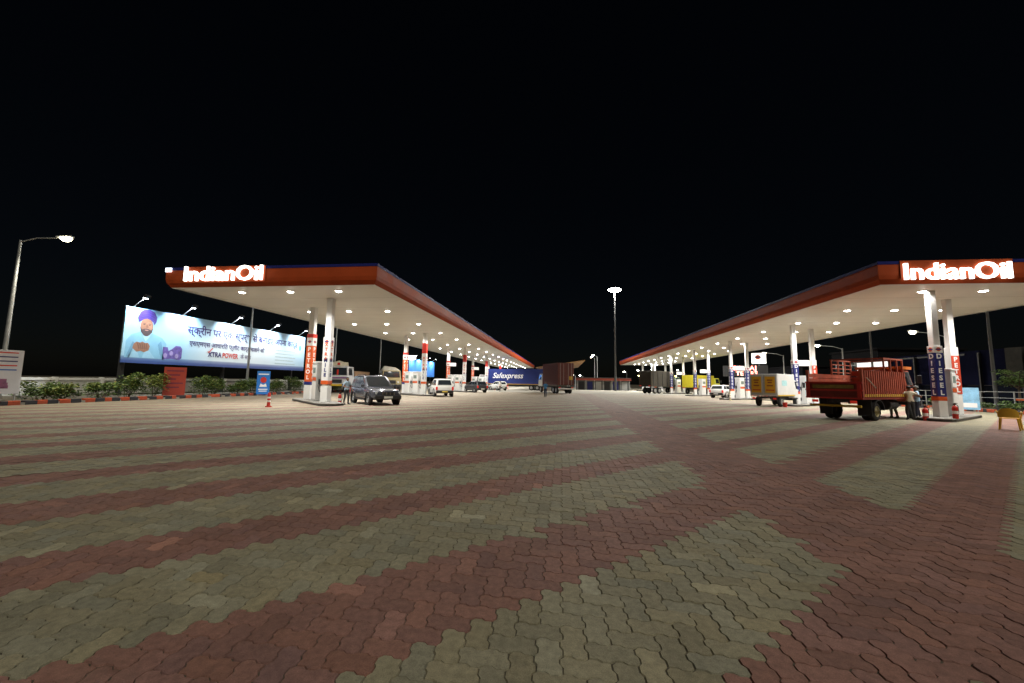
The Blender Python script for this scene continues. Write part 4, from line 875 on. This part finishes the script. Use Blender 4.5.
# ------------------------------------------------------------------ people
skin_m = mat('skin_brown', (.22, .11, .065), .55, var=.08); hair_m = mat('black_hair', (.012, .010, .010), .5, var=.2)
def person(loc, rz, label, shirt, trousers, hL, hR, hgt=1.68, stride=.08, lean=0., cap=None, shoes=None):
    """standing figure; hL / hR = hand positions (x forward, y left, z) before scaling to hgt"""
    V, E_, RD = [], [], []
    def v(p, r, par=None):
        V.append(p); RD.append(r)
        if par is not None: E_.append((par, len(V)-1))
        return len(V)-1
    pel = v((0, 0, .93), .150); ab = v((lean*.3, 0, 1.08), .135, pel); chs = v((lean*.7, 0, 1.27), .150, ab); sh = v((lean, 0, 1.40), .115, chs)
    nk = v((lean+.01, 0, 1.48), .052, sh); jaw = v((lean+.03, 0, 1.545), .072, nk); hd = v((lean+.025, 0, 1.63), .088, jaw); tpv = v((lean+.01, 0, 1.70), .062, hd)
    v((lean+.125, 0, 1.595), .016, hd)
    for s in (-1, 1): v((lean+.02, s*.098, 1.605), .018, hd)
    for s, hnd in ((1, hL), (-1, hR)):
        so_ = Vector((lean, s*.185, 1.385)); H_ = Vector(hnd); d = H_-so_
        if d.length > .54: H_ = so_+d.normalized()*.54; d = H_-so_
        md = so_+d*.52; bend = math.sqrt(max(0, .29**2-(d.length*.5)**2)); el = md+Vector((-.6, s*.55, -.4)).normalized()*bend
        a = v(so_, .068, sh); e = v(el, .047, a); e2 = v(el*.35+H_*.65, .040, e); wr = v(H_, .028, e2)
        dr = (H_-el).normalized(); side = dr.cross(Vector((0, 0, 1))); side = side.normalized() if side.length > .1 else Vector((0, 1, 0))
        pm = v(H_+dr*.055, .036, wr)
        for q in range(4):
            kx = side*((q-1.5)*.021); ln = (.068, .078, .074, .058)[q]
            k1 = v(H_+dr*.10+kx, .0095, pm); k2 = v(H_+dr*(.10+ln*.55)+kx-Vector((0, 0, .012)), .0085, k1); v(H_+dr*(.10+ln*.9)+kx-Vector((0, 0, .035)), .007, k2)
        t1 = v(H_+dr*.05-side*.042, .0115, pm); v(H_+dr*.095-side*.058-Vector((0, 0, .012)), .009, t1)
    for s in (-1, 1):
        st = s*stride
        hp = v((0, s*.095, .88), .105, pel); kn = v((st*.5+.02, s*.105, .49), .068, hp); cf = v((st*.75-.01, s*.107, .30), .062, kn); an = v((st-.02, s*.11, .085), .042, cf)
        v((st-.07, s*.11, .045), .040, an); f1 = v((st+.09, s*.115, .040), .040, an); v((st+.17, s*.12, .034), .032, f1)
    k = hgt/1.76
    me = bpy.data.meshes.new('person'); me.from_pydata([tuple(Vector(p)*k) for p in V], E_, [])
    o = bpy.data.objects.new('person', me); COL.objects.link(o); sk = o.modifiers.new('skin', 'SKIN'); sk.use_smooth_shade = True
    sv = me.skin_vertices[0].data
    for i, r in enumerate(RD): sv[i].radius = (r*k, r*k); sv[i].use_root = (i == 0)
    sb_ = o.modifiers.new('sub', 'SUBSURF'); sb_.levels = 2; sb_.render_levels = 2
    dg = bpy.context.evaluated_depsgraph_get(); nm = bpy.data.meshes.new_from_object(o.evaluated_get(dg)); o.modifiers.clear(); o.data = nm; bpy.data.meshes.remove(me)
    zmin = min(p.co.z for p in nm.vertices); nm.transform(Matrix.Translation((0, 0, -zmin)))
    for m in (skin_m, shirt, trousers, shoes or dark): nm.materials.append(m)
    hLp, hRp = Vector(hL)*k, Vector(hR)*k
    for p in nm.polygons:
        c = p.center; z = c.z/k
        armd = min((c-hLp).length, (c-hRp).length)
        arm = abs(c.y)/k > .165 or c.x/k > .20+lean
        if z > 1.475: mi = 0
        elif z < .10: mi = 3
        elif armd < .30*k and arm and z > .55: mi = 0
        elif z < .94 and not (arm and z > .9): mi = 2
        else: mi = 1
        p.material_index = mi; p.use_smooth = True
    root = o; root.location = loc; root.rotation_euler = (0, 0, rz); tag(root, label, 'person')
    c = Vector((lean+.015, 0, 1.65))*k-Vector((0, 0, zmin)); hm_ = MB(); n_ = 12
    rings = []
    for (zz, rr_) in ((-.02, .096), (.03, .104), (.07, .092), (.10, .055), (.11, .01)):
        rings.append([(c.x-.012+rr_*k*1.05*math.cos(2*math.pi*q/n_)-(.02 if zz < 0 and math.cos(2*math.pi*q/n_) > .3 else 0), c.y+rr_*k*.95*math.sin(2*math.pi*q/n_), c.z+zz*k+(.045 if zz < 0 and math.cos(2*math.pi*q/n_) > .3 else 0)) for q in range(n_)])
    hm_.loft(rings).build('hair', cap or hair_m, root, smooth=True)
    for s in (-1, 1): MB().lathe([(0, -.004), (.009, 0), (0, .004)], n=8).build('eye', letter_black, root, loc=(c.x+.088*k, s*.032, c.z-.035))
    MB().bb(c.x+.076, c.x+.09, -.025, .025, c.z-.112, c.z-.104).build('mouth', mat('lip', (.2, .07, .05), .5), root)
    return root
cl = lambda n_, c: mat('cloth_'+n_, c, .85, var=.15, scale=12, bump=.2)
person((16.45, 22.35, 0), R(120), 'man in khaki shirt standing closest to the truck wheel', cl('khaki', (.20, .17, .11)), cl('brown', (.10, .08, .06)), (.25, .2, 1.1), (.3, -.15, 1.15), 1.66)
person((16.75, 21.75, 0), R(70), 'man in cream shirt with arms out beside the truck', cl('cream', (.62, .58, .46)), cl('charcoal', (.05, .05, .055)), (.12, .48, 1.25), (.2, -.42, 1.2), 1.64, lean=.05)
person((17.25, 22.0, 0), R(150), 'attendant in pale blue shirt next to the blue column', cl('paleblue', (.32, .50, .68)), cl('navy', (.03, .035, .06)), (.28, .22, 1.28), (.32, -.1, 1.3), 1.66, cap=mat('grey_cap', (.2, .2, .2), .8))
person((-12.95, 22.9, 0), R(-20), 'attendant in pale blue shirt between the near left column and the grey car', cl('steelblue', (.34, .46, .55)), cl('darktrouser', (.06, .06, .065)), (.15, .28, .95), (.28, -.2, 1.1), 1.68)
person((-1.75, 42.8, 0), R(250), 'person in blue shirt standing alone on the driveway', cl('blue', (.05, .20, .40)), cl('darkblue', (.03, .05, .09)), (.05, .26, .86), (.05, -.26, .86), 1.66)
person((-9.9, 63.8, 0), R(230), 'person in white shirt beside the fourth left island', cl('whitecloth', (.62, .6, .55)), cl('grey', (.1, .1, .1)), (.05, .26, .86), (.1, -.24, .9), 1.66)

# ------------------------------------------------------------------ right background
rw = thing('shop_hoarding', 'dark blue hoarding wall behind the small tree at the right edge', 'hoarding', (36, 20, 0))
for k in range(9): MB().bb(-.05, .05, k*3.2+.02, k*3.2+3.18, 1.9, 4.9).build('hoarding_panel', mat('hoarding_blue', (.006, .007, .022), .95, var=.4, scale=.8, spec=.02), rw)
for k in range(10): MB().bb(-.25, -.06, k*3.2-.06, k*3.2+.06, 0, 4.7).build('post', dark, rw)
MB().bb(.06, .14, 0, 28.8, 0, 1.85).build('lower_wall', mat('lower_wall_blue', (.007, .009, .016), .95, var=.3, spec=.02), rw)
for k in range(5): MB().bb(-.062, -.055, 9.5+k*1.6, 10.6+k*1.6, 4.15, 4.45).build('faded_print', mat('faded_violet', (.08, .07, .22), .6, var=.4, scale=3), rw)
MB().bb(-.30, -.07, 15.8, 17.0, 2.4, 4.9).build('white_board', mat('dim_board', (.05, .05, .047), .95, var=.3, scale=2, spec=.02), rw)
fn = thing('pipe_fence', 'low grey pipe fence behind the orange and black kerb at right', 'fence', (30.2, 20, .05))
for k in range(16): MB().cyl((0, k*2.2, 0), (0, k*2.2, 1.35), .035, n=8).build('post', steel, fn)
for z in (.45, .9, 1.32): MB().cyl((.0, -.1, z), (.0, 33.1, z), .02, n=6).build('rail', steel, fn)
MB().bb(.05, .07, 4, 11, .78, .88).build('red_rail', orange, fn)
ylab = ['low dark shrub at the foot of the fence near the yellow chair', 'low shrub by the fence below the small tree', 'low shrub by the fence right of the poster', 'low shrub by the fence behind the poster', 'low shrub hidden behind the near right column']
for k, y in enumerate((25.5, 28, 30.5, 33, 35.5)): shrub((29.5, y, .05), .75, 1.9, ylab[k], .05, 300)
def tree(loc, h_, label):
    t = thing('small_tree', label, 'tree', loc)
    tr = MB(); tr.cyl((0, 0, -.05), (.12, .1, h_*.55), .08, .055, 8); tips = []
    for k in range(9):
        a = k*2.4+random.uniform(-.3, .3); r = random.uniform(.6, 1.25); e = Vector((r*math.cos(a), r*math.sin(a), h_*random.uniform(.72, 1.0)))
        m_ = Vector((.12, .1, h_*.55)); q = m_*.45+e*.55+Vector((0, 0, .1)); tr.cyl(m_, q, .035, .022, 6); tr.cyl(q, e, .022, .008, 5); tips += [q, e]
    tr.build('trunk', mat('bark'  , (.08, .06, .04)), t)
    lv = MB()
    for e in tips: leaves(lv, e, (.42, .42, .20), 75, .15, lambda: random.choice((0, 1, 1)))
    lv.build('crown', leaf_ms, t); return t
tree((30.9, 31.4, .05), 2.75, 'small spreading tree behind the pipe fence at the right edge')
# kiosk with a lit white fascia behind the cage truck
ks = thing('roadside_kiosk', 'low kiosk with a glowing white fascia behind the orange cage truck', 'building', (37.5, 49.5, 0))
kw = mat('kiosk_wall', (.05, .045, .04), .8, var=.2)
MB().bb(-1.3, 4, -8.7, 4.5, 0, 3.4).build('wall', kw, ks); MB().bb(-1.6, 4.2, -9.0, 4.8, 4.55, 4.7).build('roof', dark, ks)
MB().bb(-1.5, 4.0, -8.8, 4.6, 3.42, 3.5).build('sill_beam', dark, ks)
for k in range(8): MB().bb(-1.50, -1.42, -8.8+k*1.66, -8.8+k*1.66+1.58, 3.52, 4.5).build('lit_panel', lamp_mat('fascia_white_glow', (1, .97, .95), .85), ks)
MB().bb(-1.40, 4.0, -8.8, 4.5, 3.51, 4.54).build('fascia_core', kw, ks)
for y in (-4.2, -1.6, 1.2, 3.2): MB().bb(-1.33, -1.31, y-.7, y+.7, .1, 2.4).build('shutter', dark, ks)
# dim buildings beyond the right boundary
for (x, y, wx, wy, hz, lb_) in ((46, 62, 10, 9, 6.5, 'dim two storey block behind the right street lamps'), (47, 82, 10, 12, 5, 'low dark block far behind the white sign')):
    b = thing('background_building', lb_, 'building', (x, y, 0)); MB().bb(-wx/2, wx/2, -wy/2, wy/2, 0, hz).build('wall', mat('dim_wall', (.012, .012, .013), .95, var=.25, scale=.6, spec=.02), b)
    MB().bb(-wx/2-.2, wx/2+.2, -wy/2-.2, wy/2+.2, hz, hz+.25).build('roof', MATS['dim_wall'], b)
    for fl in range(int(hz/2.8)):
        for k in range(3):
            yy = -wy/2+1.2+k*(wy-2.4)/2; wn = MB().bb(-wx/2-.04, -wx/2+.02, yy-.5, yy+.5, 1.0+fl*2.8, 2.2+fl*2.8).build('window', dark, b); MB().bb(-wx/2-.06, -wx/2-.042, yy-.44, yy+.44, 1.06+fl*2.8, 2.14+fl*2.8).build('pane', glass, wn)
# illuminated price sign and red LED board
sg = thing('illuminated_sign', 'small white illuminated sign high between the right columns', 'sign', (25.8, 56.2, 0), R(-28))
MB().cyl((0, 0, 0), (0, 0, 4.45), .06, n=8).build('pole', steel, sg); MB().bb(-.82, .82, -.1, .1, 4.45, 5.85).build('light_box', lamp_mat('sign_box_glow', (1, .97, .93), 1.15), sg, bevel=.03)
MB().bb(-.86, .86, -.12, .12, 4.40, 4.45).build('box_frame', dark, sg)
MB().cyl((-.1, -.105, 5.3), (-.1, -.115, 5.3), .30, n=20).build('logo_disc', orange, sg); MB().bb(-.5, .3, -.122, -.117, 5.24, 5.37).build('logo_bar', bluep, sg); text('sign_text', 'IndianOil', .26, MATS['print_navy'], sg, (0, -.104, 4.72), (R(90), 0, 0), extrude=.002)
ld = thing('led_board', 'red dot matrix board with two glowing lines between the right columns', 'sign', (24.1, 56.4, 0), R(-28))
for s in (-1, 1): MB().cyl((s*1.9, .12, 0), (s*1.9, .12, 4.1), .05, n=8).build('post', steel, ld)
MB().bb(-2.6, 2.6, -.06, .06, 2.75, 4.2).build('display_box', mat('led_black', (.01, .01, .01), .5, var=0), ld)
led = lamp_mat('led_red', (1, .06, .02), 4.5)
text('led_line', 'BA   AJ', .78, led, ld, (0, -.066, 3.83), (R(90), 0, 0), extrude=.004, bold=.02, spacing=1.15); text('led_line', 'TE   RS', .72, led, ld, (0.2, -.066, 3.12), (R(90), 0, 0), extrude=.004, bold=.02, spacing=1.15)

# ------------------------------------------------------------------ far end of the driveway
fe = thing('end_pavilion', 'low long pavilion with red fascia across the end of the driveway', 'building', (9.5, 93, 0))
MB().bb(-6.3, 6.0, 0, 4, 2.25, 2.75).build('red_fascia', mat('pavilion_red', (.22, .04, .025), .5, var=.15), fe); MB().bb(-6.4, 6.1, -.1, 4.2, 2.76, 2.86).build('roof', dark, fe)
MB().bb(-6.2, 5.9, 1.5, 3.8, 0, 2.24).build('wall', mat('pavilion_wall', (.13, .135, .13), .8, var=.25, scale=.8), fe)
for k in range(7): MB().cyl((-6+k*1.95, .3, 0), (-6+k*1.95, .3, 2.25), .06, n=8).build('post', steel, fe)
for k in range(6): MB().bb(-5.6+k*1.95, -4.4+k*1.95, 1.46, 1.5, .05, 1.95).build('door', (dark, MATS['deep_blue'], greyp)[k % 3], fe)
for k in range(3): street_lamp((1.6+k*2.2, 112+5*k, 0), 3.6, R(200), ['small white light at the far driveway end beside the maroon lorry', 'small white light above the pavilion roof', 'small white far light left of the far lamp'][k], .4, 0, glow_w)
fc = thing('awning_roof', 'tilted lit awning roof behind the maroon container lorry', 'building', (-.5, 78, 0))
MB().prism([(-4.6, 4.3), (4.9, 5.85), (4.9, 6.0), (-4.6, 4.5)], 0, 34).build('roof', mat('awning_tan', (.42, .22, .09), .6, var=.2), fc)
for x in (-4.2, 1.9): 
    for y in (.4, 33.6): MB().cyl((x, y, 0), (x, y, 4.33+(x+4.6)*.163), .09, n=8).build('post', steel, fc)

# faded white paint strokes on the paving
for (xa, ya, xb, yb) in ((-11.9, 9.95, -12.0, 10.4), (-11.7, 10.5, -11.75, 11.0)):
    o = MB().box(((xa+xb)/2, (ya+yb)/2, .006), (.16, math.hypot(xb-xa, yb-ya), .003), rz=math.atan2(yb-ya, xb-xa)-math.pi/2).build('lane_marking', mat('faded_white_line', (.45, .44, .40), .8, var=.4, scale=14)); tag(o, kind='structure')
